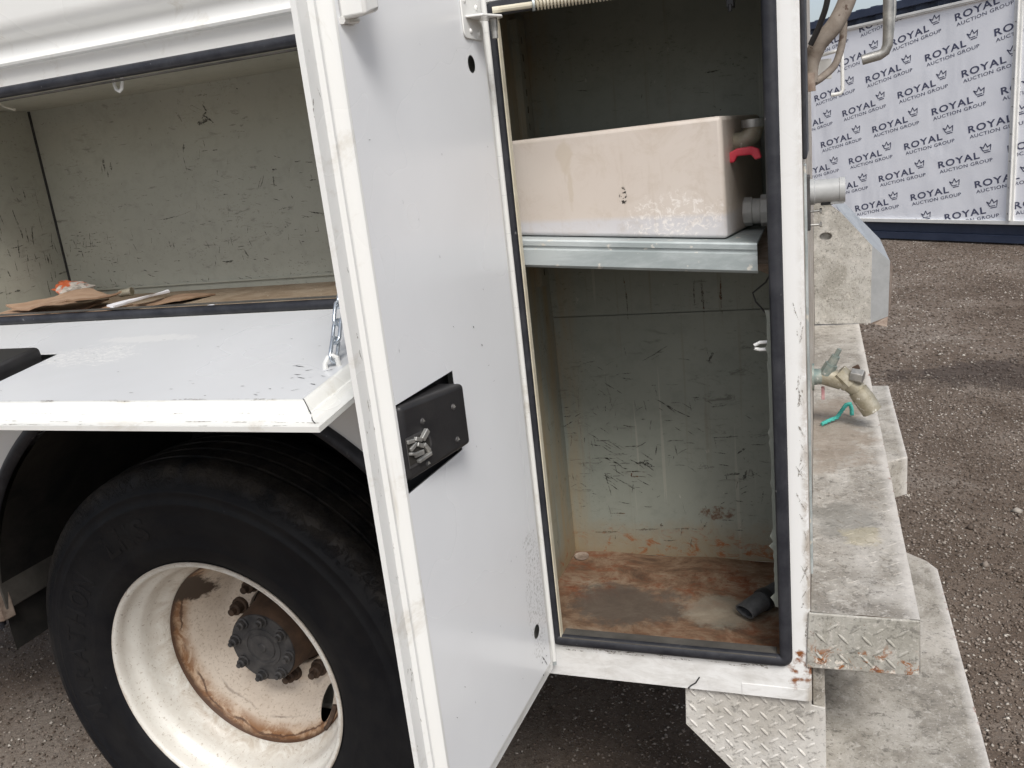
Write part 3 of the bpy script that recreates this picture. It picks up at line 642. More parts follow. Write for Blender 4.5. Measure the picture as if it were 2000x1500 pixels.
# strike hook, torn gasket flange and wire at the right jamb
b = B(); b.tube([(-.06, .03, 1.252), (-.068, .03, 1.240), (-.085, .03, 1.239), (-.093, .03, 1.235), (-.093, .03, 1.230), (-.085, .03, 1.228), (-.06, .03, 1.229)], .0028, 8); b.build('strike_hook', 'paint_rim', tall)
b = B(); zs = np.linspace(.80, 1.29, 60); xo = [-.0735-.007*max(0, math.sin(i*.55+1.3*math.sin(i*.21)))**4*(random.random() > .25)-.0012*random.random() for i in range(60)]
b.add([(x, .020, z) for x, z in zip(xo, zs)]+[(-.055, .018, z) for z in zs], [(i, i+1, 61+i, 60+i) for i in range(59)]); b.build('torn_flange', 'green_grey', tall, 0)
b = B(); b.tube([(-.068, .10, 1.335), (-.078, .10, 1.318), (-.098, .10, 1.302), (-.094, .10, 1.288), (-.08, .1, 1.270), (-.066, .10, 1.258)], .0014, 6); b.build('loose_wire', 'black', tall)
b = B(); b.box(-.115, -.105, .03, .05, 1.712, 1.80); b.tube([(-.110, .03, 1.716), (-.110, .03, 1.706)], .003, 6); b.build('hanging_latch_bar', 'black', tall, 40, .001)
# scuffs on the walls
def fw(a, c): return (a, TY1-.0006 if c < zz else TY1-.0036, c)
b = B(); it = []; rr = random.Random(3)
spots = [(-.44, .98, .05, 26), (-.43, .86, .05, 30), (-.28, .95, .05, 16), (-.20, .87, .05, 14), (-.13, .86, .045, 14), (-.33, 1.09, .05, 12), (-.17, 1.05, .06, 10), (-.40, 1.09, .05, 10), (-.25, .78, .08, 16), (-.30, 1.02, .08, 18), (-.15, 1.55, .08, 8), (-.25, 1.62, .08, 8), (-.2, 1.65, .1, 8)]
for cx, cz, sp, nn in spots:
    for _ in range(nn): it.append((max(TX0+.01, min(TX1-.02, rr.gauss(cx, sp))), rr.gauss(cz, sp*.8), rr.uniform(.003, .028), rr.choice([0, 4, -8, 80, 100, 30, -35]), rr.uniform(.0006, .0026)))
it += [(-.43, .914, .055, 0, .002), (-.40, .925, .045, 2, .0016), (-.35, .905, .028, -3, .009), (-.345, .905, .018, 90, .002), (-.295, 1.03, .05, -38, .003), (-.27, 1.02, .06, -30, .003), (-.17, .885, .03, 10, .008), (-.145, .885, .022, 70, .006), (-.13, .888, .02, 100, .005), (-.19, 1.03, .03, 8, .004), (-.31, 1.14, .06, 30, .003), (-.20, 1.13, .02, 60, .008), (-.28, .955, .035, 2, .0025), (-.18, .965, .05, 4, .002), (-.15, .935, .02, 40, .005), (-.23, .77, .02, 60, .004), (-.43, .955, .03, 3, .0025)]
it += [(-.385+rr.uniform(-.05, .05), .90+rr.uniform(-.05, .05), rr.uniform(.01, .04), rr.choice([-30, -35, 5]), rr.uniform(.001, .004)) for _ in range(30)]
strokes(b, it, fw, .3, rr); so = b.build('scuff_marks', 'mark', tall, 0); so['kind'] = 'stuff'
b = B(); it = [(-.408, 1.07, .08, 100, .002), (-.404, 1.03, .05, 60, .002), (-.46, .98, .35, 91, .0012), (-.47, .95, .3, 89, .001), (-.14, .885, .03, 60, .006), (-.22, .90, .03, 0, .008), (-.155, .775, .03, 75, .004)]
strokes(b, it, fw, .3, rr); so = b.build('pale_scratches', 'mark_light', tall, 0); so['kind'] = 'stuff'
b = B(); it = [(-.36, 1.235+.03*rr.random(), .09, 92, .003), (-.21, 1.25, .07, 92, .005), (-.175, 1.25, .07, 90, .004), (-.225, 1.26, .05, 88, .003), (-.37, .885, .06, 2, .002), (-.36, .875, .03, 0, .004), (-.375, .88, .012, 80, .003), (-.32, .765, .012, 80, .006), (-.41, .79, .03, 2, .003), (-.35, .755, .05, 5, .004), (-.27, .76, .05, 2, .003), (-.44, .745, .05, 4, .004)]
strokes(b, it, fw, .4, rr); so = b.build('rust_streaks', 'mark_rust', tall, 0); so['kind'] = 'stuff'
b = B(); it = [(rr.uniform(.07, .35), rr.uniform(.75, 1.25), rr.uniform(.006, .03), rr.choice([60, 75, 100, 115]), rr.uniform(.001, .003)) for _ in range(40)]
strokes(b, it, lambda a, c: (TX0+.0006, a, c), .3, rr); so = b.build('scuff_marks', 'mark', tall, 0); so['kind'] = 'stuff'

# long compartment ------------------------------------------------
QX0, QX1, QY1, QZ0, QZ1 = -1.762, -.56, .372, 1.322, 1.772
b = B()
b.quad((QX0, QY1, QZ0), (QX1, QY1, QZ0), (QX1, QY1, QZ1), (QX0, QY1, QZ1))
b.quad((QX0-.002, .022, QZ0), (QX0-.002, QY1, QZ0), (QX0-.002, QY1, QZ1), (QX0-.002, .022, QZ1)); b.quad((QX1, .022, QZ0), (QX1, QY1, QZ0), (QX1, QY1, QZ1), (QX1, .022, QZ1))
b.quad((QX0, .022, QZ1), (QX1, .022, QZ1), (QX1, QY1, QZ1), (QX0, QY1, QZ1)); b.quad((LX1, .0215, QZ0), (QX1, .0215, QZ0), (QX1, .0215, QZ1), (LX1, .0215, QZ1))
longc = b.build('long_compartment', 'olive', truck, 0)
b = B(); b.box(QX0-.004, QX0+.001, QY1-.005, QY1+.004, QZ0, QZ1); b.build('corner_seam', 'crack', longc, 0)
b = B(); b.sweep([(0, 0), (.004, .0), (.004, .002), (0, .002)], [(QX0, QY1-.003, 1.338), (QX1, QY1-.003, 1.338)], (0, -1, 0), False); b.build('wall_crease', 'olive', longc, 0)
b = B(); b.quad((QX0, .0225, QZ0+.001), (QX1, .0225, QZ0+.001), (QX1, QY1, QZ0+.001), (QX0, QY1, QZ0+.001)); b.build('compartment_floor', 'dirt_floor', longc, None)
b = B(); b.tube([(-1.171, .02, 1.765), (-1.172, .02, 1.745), (-1.170, .02, 1.737), (-1.164, .02, 1.733), (-1.158, .02, 1.737), (-1.154, .02, 1.748), (-1.152, .02, 1.765)], .0032, 8); b.box(-1.20, -1.13, .012, .03, 1.757, 1.7605); b.build('staple_hook', 'paint_rim', longc, 50)
b = B(); b.tube([(-1.60, .09, 1.772), (-1.548, .1, 1.764), (-1.53, .1, 1.752), (-1.505, .1, 1.743)], .0022, 6); b.build('loose_wire', 'wire', longc)
def fq(a, c): return (a, QY1-.0007, c)
b = B(); it = []
for cx, cz, sp, nn in [(-1.20, 1.45, .12, 34), (-.98, 1.47, .1, 34), (-.95, 1.43, .08, 24), (-1.35, 1.42, .12, 30), (-1.70, 1.45, .03, 40), (-1.66, 1.38, .05, 24), (-1.55, 1.42, .08, 18), (-1.2, 1.58, .18, 26), (-1.05, 1.62, .12, 16), (-1.4, 1.62, .15, 14), (-1.2, 1.39, .2, 34)]:
    for _ in range(nn): it.append((rr.gauss(cx, sp), min(1.75, max(1.345, rr.gauss(cz, sp*.5))), rr.uniform(.003, .022), rr.choice([0, 3, -6, 95, 110, 75, -20]), rr.uniform(.0007, .0024)))
it += [(-1.275, 1.694, .030, 10, .012), (-1.258, 1.697, .03, -40, .004), (-1.268, 1.706, .02, 40, .005), (-1.262, 1.721, .018, -60, .005), (-1.285, 1.725, .03, -30, .001), (-1.29, 1.715, .03, -35, .001), (-1.575, 1.63, .03, 85, .006), (-1.555, 1.625, .018, 85, .006), (-1.585, 1.62, .02, 80, .003), (-1.57, 1.608, .014, 85, .005), (-1.34, 1.645, .022, 75, .005), (-1.345, 1.61, .03, 95, .002), (-1.12, 1.55, .022, 85, .005), (-1.112, 1.575, .012, 0, .005), (-1.15, 1.553, .03, 60, .002), (-1.156, 1.55, .025, 60, .002), (-1.02, 1.475, .05, -10, .003), (-.98, 1.465, .05, -6, .004), (-1.1, 1.49, .04, 5, .002), (-1.28, 1.385, .03, 0, .005), (-1.225, 1.40, .02, -60, .004), (-1.40, 1.50, .10, 8, .0012)]
strokes(b, it, fq, .3, rr); so = b.build('scuff_marks', 'mark', longc, 0); so['kind'] = 'stuff'
b = B(); it = [(rr.uniform(.05, .36), rr.uniform(1.35, 1.6), rr.uniform(.006, .05), rr.choice([80, 90, 100, 5]), rr.uniform(.001, .004)) for _ in range(70)]
strokes(b, it, lambda a, c: (QX0-.0012, a, c), .3, rr); so = b.build('scuff_marks', 'mark', longc, 0); so['kind'] = 'stuff'

# hatch hanging open below the long compartment -------------------
PROF = [(.0, -.003), (.0, .004), (.019, .004), (.0235, .0085), (.0265, .0085), (.0285, .006), (.031, .0075), (.034, .0125), (.037, .017), (.040, .0195), (.044, .020)]
def pan_door(name, fn, a0, a1, b0, b1, holes, rim_mat, pan_mat, parent):
    loops = []
    b = B(); v = []; n = 4
    for ins, off in PROF:
        v += [fn(a0+ins, b0+ins, off), fn(a1-ins, b0+ins, off), fn(a1-ins, b1-ins, off), fn(a0+ins, b1-ins, off)]
    f = [(i*4+k, i*4+(k+1) % 4, (i+1)*4+(k+1) % 4, (i+1)*4+k) for i in range(len(PROF)-1) for k in range(4)]
    b.add(v, f+[(0, 3, 2, 1)])
    root = b.build(name, rim_mat, parent, 25)
    i = PROF[-1][0]; outer = [(a0+i, b0+i), (a1-i, b0+i), (a1-i, b1-i), (a0+i, b1-i)]
    p = B(); p.add(*fill_with_holes(outer, holes, lambda a, c: fn(a, c, .0201)))
    p.build('inner_pan', pan_mat, root, 0)
    return root
ta = R(7.0)
def ff(x, s, o): return (x, -.015-s*math.cos(ta)-o*math.sin(ta), 1.322-s*math.sin(ta)+o*math.cos(ta))
hatch = pan_door('hatch_door', ff, -1.99, -.547, -.003, .448, [[(-1.35, .215), (-1.178, .215), (-1.178, .36), (-1.35, .36)]], 'paint_flap_rim', 'paint_flap', truck)
def latch_box(fn, a0, a1, b0, b1, o0, o1, parent, name='latch'):
    b = B(); b.hexa([fn(a0, b0, o0), fn(a1, b0, o0), fn(a1, b1, o0), fn(a0, b1, o0), fn(a0, b0, o1), fn(a1, b0, o1), fn(a1, b1, o1), fn(a0, b1, o1)])
    return b.build(name, 'black', parent, 40, .008, seg=4)
latch_box(ff, -1.345, -1.20, .222, .33, -.0, .038, hatch)
b = B(); b.tube([ff(-1.99, -.008, -.002), ff(-.547, -.008, -.002)], .004, 8); b.build('hinge_rod', 'galv', hatch)
# crack at the mitred corner, chain eye and chain
b = B()
cpts = [(-.590, .404, .0204), (-.5855, .4085, .0195), (-.579, .414, .012), (-.573, .420, .0085), (-.566, .430, .0045), (-.556, .440, .0045)]
for (x, s, o), (x2, s2, o2) in zip(cpts[:-1], cpts[1:]): b.quad(ff(x-.0012, s, o+.0006), ff(x+.0012, s+.0008, o+.0006), ff(x2+.0008, s2, o2+.0006), ff(x2-.0008, s2, o2+.0006))
b.build('corner_crack', 'crack', hatch, 0)
b = B(); it = [(-.63+rr.uniform(-.04, .03), .33+rr.uniform(-.04, .06), rr.uniform(.004, .016), rr.choice([0, 20, -30]), rr.uniform(.0008, .002)) for _ in range(16)]+[(rr.uniform(-1.2, -.62), rr.uniform(.12, .4), rr.uniform(.003, .008), 0, .0012) for _ in range(22)]
strokes(b, it, lambda a, c: ff(a, c, .0206), .3, rr); so = b.build('paint_chips', 'crack', hatch, 0); so['kind'] = 'stuff'
b = B(); it = [(rr.uniform(-1.3, -.56), rr.choice([.436, .4465, .4215]) + rr.uniform(-.002, .001), rr.uniform(.006, .05), rr.uniform(-3, 3), rr.uniform(.0008, .0026)) for _ in range(44)]
strokes(b, it, lambda a, c_: ff(a, c_, (.0046 if c_ > .429 else .0091)), .5, rr); so = b.build('edge_grime', 'mark_grime', hatch, 0); so['kind'] = 'stuff'
b = B(); it = [(rr.uniform(-1.3, -.60), .405 + rr.uniform(-.004, .003), rr.uniform(.006, .04), rr.uniform(-3, 3), rr.uniform(.0008, .002)) for _ in range(30)]
strokes(b, it, lambda a, c_: ff(a, c_, .0206), .5, rr); so = b.build('edge_grime', 'mark_grime', hatch, 0); so['kind'] = 'stuff'
e0 = Vector(ff(-.607, .300, .02))
b = B(); b.tube([e0+Vector((-.009, -.006, -.004)), e0+Vector((-.0085, -.005, .006)), e0+Vector((-.005, -.001, .013)), e0+Vector((0, .002, .0155)), e0+Vector((.005, .004, .012)), e0+Vector((.0065, .005, -.004))], .0036, 8); b.build('chain_eye', 'paint_rim', hatch)
c0 = e0+Vector((.0, .003, .010)); c1 = Vector((-.672, .0, 1.66)); d = (c1-c0); L = d.length; d.normalize(); pitch = .0285; nl = int(L/pitch)
sidev = d.cross(Vector((.7, -.7, .2))).normalized(); side2 = d.cross(sidev).normalized()
for i in range(nl):
    c = c0+d*(pitch*(i+.5)); w = sidev*math.cos(.6+i*1.45)+side2*math.sin(.6+i*1.45); pts = []
    for q in range(16):
        t = 2*math.pi*q/16; pts.append(c + d*(.0115*(1 if math.cos(t) > 0 else -1)+.0065*math.cos(t)) + w*.0068*math.sin(t))
    b = B(); b.tube(pts, .0026, 7, True); b.build('chain_link', 'zinc', hatch, 60)

# cabinet door swung open ----------------------------------------
DH = Vector((-.455, -.020, 0)); DU = Vector((-.05005, -.99875, 0)); DN = Vector((.99875, -.05005, 0))
def dd(s, z, o): return tuple(DH+DU*s+DN*o+Vector((0, 0, z)))
DZ0, DZ1 = .672, 1.80
door = pan_door('cabinet_door', dd, .004, .461, DZ0, DZ1,
                [[(.268, 1.181), (.4165, 1.181), (.4165, 1.290), (.268, 1.290)], circ(.096, 1.674, .0115, 24), circ(.093, .801, .0115, 24)], 'paint_rim', 'paint_door', truck)
lo_ = lambda s_: .046-(s_-.290)/.1265*.021      # the latch face leans back towards the free edge
b = B(); a0, a1 = .290, .4160
b.hexa([dd(a0, 1.199, .001), dd(a1, 1.196, .001), dd(a1, 1.288, .001), dd(a0, 1.280, .001), dd(a0, 1.199, lo_(a0)), dd(a1, 1.196, lo_(a1)), dd(a1, 1.288, lo_(a1)), dd(a0, 1.280, lo_(a0))])
b.build('latch', 'black', door, 40, .006, seg=4)
b = B(); b.quad(dd(.25, 1.17, .003), dd(.43, 1.17, .003), dd(.43, 1.30, .003), dd(.25, 1.30, .003)); b.build('latch_recess_shade', 'black', door, 0)  # flat black sheet behind the cutout, standing in for shade inside the pan
for s_, z in ((.380, 1.259), (.318, 1.257), (.318, 1.214), (.381, 1.206)):
    b = B(); b.tube([dd(s_, z, lo_(s_)-.001), dd(s_, z, lo_(s_)+.0012)], [.0046, .0038], 10); b.build('latch_screw', 'hub', door)
    b = B(); b.prism([(s_-.003, z-.001), (s_+.003, z-.001), (s_, z+.003)], lambda a, c_, t: dd(a, c_, lo_(a)+t), .0011, .0016); b.build('screw_recess', 'steel', door, 0)
oct_ = [(.370, 1.226), (.377, 1.216), (.392, 1.2115), (.4148, 1.2115), (.4148, 1.249), (.386, 1.249), (.376, 1.244), (.370, 1.236)]
b = B(); b.prism(oct_, lambda a, c_, t: dd(a, c_, lo_(a)+t), -.0002, .0008); b.build('latch_mouth', 'hub', door, 0)
b = B(); b.prism([(.3945+(a-.3945)*.84 if a < .41 else a, 1.2305+(c_-1.2305)*.80) for a, c_ in oct_], lambda a, c_, t: dd(a, c_, lo_(a)+t), .0008, .0013); b.build('latch_throat_shade', 'dark', door, 0)  # raised dark plate, painting the open mouth's inner shade onto the latch face
for jj, (s_, z, a, l, w) in enumerate(((.4085, 1.2435, 8, .011, .004), (.396, 1.242, 25, .010, .004), (.384, 1.2435, -35, .012, .0055), (.405, 1.236, -20, .011, .004), (.394, 1.234, 30, .010, .004), (.4095, 1.2285, 20, .009, .003), (.397, 1.2245, 5, .014, .005), (.383, 1.227, 55, .012, .004), (.390, 1.2172, -4, .020, .0035), (.379, 1.2225, 60, .010, .0035))):
    b = B(); t = R(a); l *= 1.2; w *= 1.25; ax_, az_ = math.cos(t)*l/2, math.sin(t)*l/2; bx_, bz_ = -math.sin(t)*w/2, math.cos(t)*w/2
    q = [(max(.372, min(.4145, s_+i*ax_+k*bx_)), z+i*az_+k*bz_) for i, k in ((-1, -1), (1, -1), (1, 1), (-1, 1))]
    b.prism(q, lambda a2, c2, t2: dd(a2, c2, lo_(a2)+t2), .0004, .0035+.0012*(jj % 3)); b.build('latch_jaw', 'steel', door, 0, .0009)
# hinge
b = B(); b.tube([(-.4515, -.013, .672), (-.4515, -.013, 1.80)], .0042, 10); b.build('hinge_pin', 'galv', door)
for i in range(19):
    z = .68+i*.058; b = B(); b.tube([(-.4515, -.013, z), (-.4515, -.013, z+.0577)], .0050, 12); b.build('hinge_knuckle', 'paint_rim', door)
b = B(); b.quad(dd(.0045, .68, .0048), dd(.018, .68, .0048), dd(.018, 1.79, .0048), dd(.0045, 1.79, .0048)); b.build('hinge_leaf', 'paint_rim', door, 0)
# door stay bracket with rivets, tab, spring rod
b = B(); b.prism(rrect(.050, .113, 1.706, 1.765, .009, 4), lambda a, c, t: dd(a, c, t), .0203, .0228); b.build('stay_bracket', 'paint_rim', door, 30, .0008)
for s, z in ((.103, 1.753), (.066, 1.748), (.092, 1.716), (.066, 1.714)):
    b = B(); b.lathe([(0, .0023), (.002, .002), (.0036, .0008), (.0036, 0)], (0, 0, 0), 'z', 12); b.v = [dd(s+x, z+y, .0228+h) for x, y, h in b.v]; b.build('rivet', 'paint_rim', door, 60)
b = B(); b.prism([(.062, .023), (.105, .023), (.098, .045), (.062, .058), (.052, .055), (.045, .030)], lambda a, o, t: dd(a, t, o), 1.7315, 1.7345); b.build('stay_tab', 'paint_rim', door, 0, .0008)
b = B(); b.tube([dd(.060, 1.731, .044), dd(.060, 1.716, .044)], [.006, .005], 10); b.tube([dd(.060, 1.716, .044), dd(.060, 1.706, .044)], .0045, 10); b.build('stay_pin', 'steel', door)
p0 = Vector(dd(.060, 1.742, .044)); p1 = Vector((-.045, .06, 1.752)); dr = (p1-p0).normalized()
b = B(); b.tube([p0, p0+dr*.42], .0042, 10); b.build('stay_rod', 'cream', door)
b = B(); b.tube([p0+dr*.055, p0+dr*.058], .0085, 12); b.build('spring_washer', 'galv', door)
sp = []; u_, w_ = frames([p0, p1])[1][0]; turns = 40
for i in range(turns*10+1):
    t = 2*math.pi*i/10; sp.append(p0+dr*(.060+.19*i/(turns*10))+(u_*math.cos(t)+w_*math.sin(t))*.0072)
b = B(); b.tube(sp, .0015, 5); b.build('stay_spring', 'cream', door, 60)
b = B(); b.hexa([dd(.383, 1.704, .0202), dd(.413, 1.700, .0202), dd(.413, 1.700, .052), dd(.383, 1.708, .052), dd(.383, 1.80, .0202), dd(.413, 1.80, .0202), dd(.413, 1.80, .052), dd(.383, 1.80, .052)]); b.build('stop_block', 'paint_rim', door, 40, .004)
b = B(); bl = [dd(.384+.029*i/9, 1.7025-.003*i/9+.001*random.random(), .0215+.003*random.random()) for i in range(10)]; b.tube(bl, [.0035+.0012*random.random() for _ in bl], 7); b.build('weld_bead', 'paint_rim', door, 60)
b = B(); it = [(.075, .735, .034, 57, .0016), (.085, .738, .004, 0, .003), (.078, .741, .004, 0, .003), (.065, .738, .004, 0, .003), (.07, .755, .004, 90, .002), (.086, .715, .004, 90, .003), (.19, 1.33, .004, 60, .002), (.17, 1.30, .004, 60, .002)]+[(rr.uniform(.06, .40), rr.uniform(.72, 1.7), rr.uniform(.002, .005), rr.choice([0, 90, 45]), .0008) for _ in range(26)]
strokes(b, it, lambda a, c: dd(a, c, .0207), .3, rr); so = b.build('paint_chips', 'crack', door, 0); so['kind'] = 'stuff'

b = B(); it = [(rr.choice([.459, .447, .4425, .452]) + rr.uniform(-.001, .001), rr.uniform(.75, 1.78), rr.uniform(.004, .018), 90+rr.uniform(-25, 25), rr.uniform(.0008, .0020)) for _ in range(30)]
strokes(b, it, lambda a, c_: dd(a, c_, .0046), .5, rr); so = b.build('edge_grime', 'mark_grime', door, 0); so['kind'] = 'stuff'
b = B(); it = [(-.026 + rr.uniform(-.006, .002), rr.uniform(.70, 1.30), rr.uniform(.005, .03), 90+rr.uniform(-25, 25), rr.uniform(.001, .004)) for _ in range(34)]+[(rr.uniform(-.44, -.07), .704+rr.uniform(-.008, .002), rr.uniform(.006, .04), rr.uniform(-4, 4), rr.uniform(.001, .003)) for _ in range(30)]
strokes(b, it, lambda a, c_: (a, -.0006, c_), .5, rr); so = b.build('edge_grime', 'mark_grime', truck, 0); so['kind'] = 'stuff'
# wheel -----------------------------------------------------------
WC = (-1.244, 0, .4985)
tp = [(.288, .060), (.289, .042), (.296, .036), (.306, .033), (.318, .0285), (.335, .0245), (.341, .0238), (.344, .0246), (.372, .021), (.40, .020), (.425, .0225), (.428, .0212), (.432, .0212), (.435, .0236), (.450, .027), (.453, .0255), (.457, .0265), (.460, .030), (.474, .036), (.486, .0425), (.4965, .0515), (.5005, .059), (.5025, .068), (.5045, .090), (.4965, .092), (.4965, .099), (.5050, .101), (.507, .130), (.4965, .132), (.4965, .139), (.507, .141), (.5075, .172), (.4965, .174), (.4965, .181), (.5075, .183), (.507, .212), (.4965, .214), (.4965, .222), (.506, .224), (.503, .262), (.49, .285), (.45, .302), (.40, .306), (.34, .300), (.30, .285), (.288, .27)]
tp = [(r if r < .30 else .30+(r-.30)*1.05, y if r < .30 else y-.005) for r, y in tp]
def wheel(name, dy, parts=True):
    w = B(); c = (WC[0], dy, WC[2])
    rp = [(.2955, .0335), (.2985, .0325), (.2992, .029), (.297, .0262), (.2925, .0262), (.2885, .029), (.2862, .034), (.2848, .045), (.2825, .058), (.2775, .066), (.270, .074), (.2645, .085), (.2615, .105), (.258, .118), (.2505, .130), (.2425, .143), (.2405, .151), (.239, .16), (.245, .20), (.28, .26), (.29, .29)]
    w.lathe(rp, c, 'y', 96)
    root = w.build(name, 'rim', truck, 40)
    t = B(); t.lathe(tp, c, 'y', 128); t.build('tyre', 'tyre', root, 50)
    return root, c
wh, c = wheel('wheel', 0)
hol = [-53, 16, 90]
b = B(); outer = circ(0, 0, .2398, 96); inner = circ(0, 0, .178, 64); hs = [circ(.205*math.cos(R(a)), .205*math.sin(R(a)), .0265, 24) for a in hol]
def dz_(x, z): r = math.hypot(x, z); return (c[0]+x, .1515+(.2398-r)*1.85, c[2]+z)
b.add(*fill_with_holes(outer, hs+[inner], dz_))
for h in hs: n = len(h); v = [dz_(*q) for q in h]; b.add(v+[(c[0]+(x-c[0])*.985, y+.011, c[2]+(z-c[2])*.985) for x, y, z in v], [(i, (i+1) % n, n+(i+1) % n, n+i) for i in range(n)])
b.lathe([(.178, .2658), (.172, .275), (.165, .282), (.158, .284), (.152, .282), (.148, .281), (.112, .281), (.110, .283), (.109, .295)], c, 'y', 64)
b.build('wheel_disc', 'disc', wh, 30)
b = B(); b.lathe([(.109, .30), (.104, .29), (.098, .27), (.092, .22), (.0895, .19), (.087, .182)], c, 'y', 40); b.build('hub_barrel', 'hub_brown', wh, 30)
b = B(); b.lathe([(.0865, .186), (.0855, .180), (.050, .1795), (.049, .1775), (.042, .1775), (.041, .1795), (.034, .180), (.033, .178), (.012, .177), (.010, .1745), (.003, .1738), (0, .1738)], c, 'y', 48); b.build('axle_flange', 'hub', wh, 30)
def bolt(r, ang, y0, rad, ln, mat, name, hexr=6):
    x, z = c[0]+r*math.cos(ang), c[2]+r*math.sin(ang); b = B()
    b.lathe([(rad*1.35, y0), (rad*1.35, y0-ln*.2), (rad*1.02, y0-ln*.24)], (x, 0, z), 'y', 16)
    b.lathe([(rad*1.02, y0-ln*.22), (rad, y0-ln*.62), (rad*.85, y0-ln*.68), (rad*.58, y0-ln*.69), (rad*.56, y0-ln*.98), (rad*.4, y0-ln), (0, y0-ln)], (x, 0, z), 'y', hexr*2 if hexr else 12)
    b.build(name, mat, wh, 40)
for i in range(8): bolt(.0735, R(-11+45*i), .1805, .0108, .026, 'hub', 'axle_stud')
for i in range(10): bolt(.1325, R(160-36*i), .281, .0160, .044, 'nut', 'wheel_nut')
b = B(); b.tube([(c[0]+.178, .172, c[2]-.128), (c[0]+.172, .162, c[2]-.150), (c[0]+.166, .150, c[2]-.166), (c[0]+.158, .146, c[2]-.176)], [.007, .006, .005, .005], 8); b.build('valve_stem', 'nut', wh)
# raised sidewall lettering
for ch, k0 in (('MARATHON', 0), ('LHS', 1)):
    n = len(ch)
    for i, cc in enumerate(ch):
        v, f = text_mesh(cc, None, .050, .02, .0); wd = v[:, 0].max()*.046*1.5 if cc != 'M' else v[:, 0].max()*.06
        ang = R(196 - i*7.6) if k0 == 0 else R(122-i*7.6)
        v[:, 0] = (v[:, 0]/v[:, 0].max()-.5)*.040; b = B(); vv = []
        for x, y, _ in v:
            r = .366+y; a = ang - x/r*1.0; vv.append((c[0]+r*math.cos(a), .0, c[2]+r*math.sin(a), r))
        yy = lambda r: np.interp(r, [q[0] for q in tp[4:14]], [q[1] for q in tp[4:14]])
        b.add([(x, float(yy(r))-.0011, z) for x, _, z, r in vv], f); b.build('sidewall_letter', 'tyre_letter', wh, 0)
wheel('wheel', .335)
b = B(); b.lathe([(.24, .40), (.20, .40), (.0, .40)], (c[0], 0, c[2]), 'y', 24); b.build('brake_drum', 'dark', truck)

# wheel arch flare and liner ------------------------------------
b = B(); path = [(ACX+(AR-.004)*math.cos(R(a)), 0, ACZ+(AR-.004)*math.sin(R(a))) for a in np.linspace(-12, 178, 60)]
b.sweep([(.024, .012), (.024, -.004), (.014, -.013), (.006, -.015), (-.003, -.008), (-.004, -.001), (.006, .004), (.006, .012)], path, (0, 1, 0), False); b.build('wheel_arch_flare', 'seal', truck, 60)
b = B(); n = 50; aa = np.linspace(-10, 184, n); v = [(ACX+(AR-.012)*math.cos(R(a)), y, ACZ+(AR-.012)*math.sin(R(a))) for y in (.008, .66) for a in aa]; b.add(v, [(i, i+1, n+i+1, n+i) for i in range(n-1)]); b.quad((ACX-.63, .66, .5), (ACX+.63, .66, .5), (ACX+.63, .66, 1.21), (ACX-.63, .66, 1.21)); b.build('wheel_arch_liner', 'dark', truck, 60)
b = B(); b.box(-1.86, -1.80, .0, .5, .65, 1.0); b.build('splash_panel', 'dusty_liner', truck, 0, .004)
b = B(); b.hexa([(-1.822, -.012, .625), (-1.802, -.012, .63), (-1.797, .02, .63), (-1.822, .02, .625), (-1.835, -.016, .95), (-1.815, -.016, .95), (-1.81, .02, .95), (-1.845, .02, .95)]); b.build('flare_strap', 'brown_metal', truck, 0, .003)

# rear steps -------------------------------------------------------
SZ = .807; SX = .136
b = B(); nx, ny = 6, 60; v = [(XR+.001+(SX-XR)*i/nx, .001+2.30*j/ny, SZ+random.uniform(-.0008, .0008)) for j in range(ny+1) for i in range(nx+1)]
b.add(v, [(j*(nx+1)+i, j*(nx+1)+i+1, (j+1)*(nx+1)+i+1, (j+1)*(nx+1)+i) for j in range(ny) for i in range(nx)])
b.quad((SX+.001, .001, SZ), (SX+.001, 2.301, SZ), (SX+.0025, 2.301, SZ-.095), (SX+.0025, .001, SZ-.095)); b.quad((XR+.001, 2.301, SZ), (SX+.001, 2.301, SZ), (SX+.001, 2.301, SZ-.095), (XR+.001, 2.301, SZ-.095))
upper = b.build('upper_step', 'step_top', truck, 30)
b = B(); b.hexa([(XR-.008, -.004, .708), (SX-.001, -.004, .712), (SX+.002, .0, .712), (XR-.008, .0005, .708), (XR-.003, -.004, SZ+.0005), (SX-.001, -.004, SZ+.0005), (SX+.002, .0, SZ+.0005), (XR-.003, .0005, SZ+.0005)]); b.build('step_face', 'step_face', upper, 0, .003)
def lozenges(b, region, fn, px=.030, pz=.030, L=.0235, W=.0056, h=.0016, seed=1):
    r = random.Random(seed); i0 = 0
    for i in range(-14, 24):
        for j in range(-30, 40):
            a, c_ = i*px/2, j*pz/2
            if (i+j) % 2: continue
            ang = R(-48) if i % 2 else R(38)
            if not region(a, c_): continue
            dx, dz = math.cos(ang), math.sin(ang); k = r.uniform(.9, 1.06); l = L/2*k; w = W/2
            ring = [(-l, 0), (-l*.55, -w*.85), (0, -w), (l*.55, -w*.85), (l, 0), (l*.55, w*.85), (0, w), (-l*.55, w*.85)]
            v = [fn(a+dx*p-dz*q, c_+dz*p+dx*q, 0) for p, q in ring]+[fn(a+dx*p*.72-dz*q*.35, c_+dz*p*.72+dx*q*.35, h) for p, q in ring]
            b.add(v, [(m, (m+1) % 8, 8+(m+1) % 8, 8+m) for m in range(8)]+[tuple(range(8, 16))])
b = B(); lozenges(b, lambda a, c_: .003 < a < .140 and .004 < c_ < .09, lambda a, c_, h: (XR-.003+a, -.0042-h, .712+c_), .034, .036, seed=5); so = b.build('tread_pattern', 'step_face', upper, 60); so['kind'] = 'stuff'
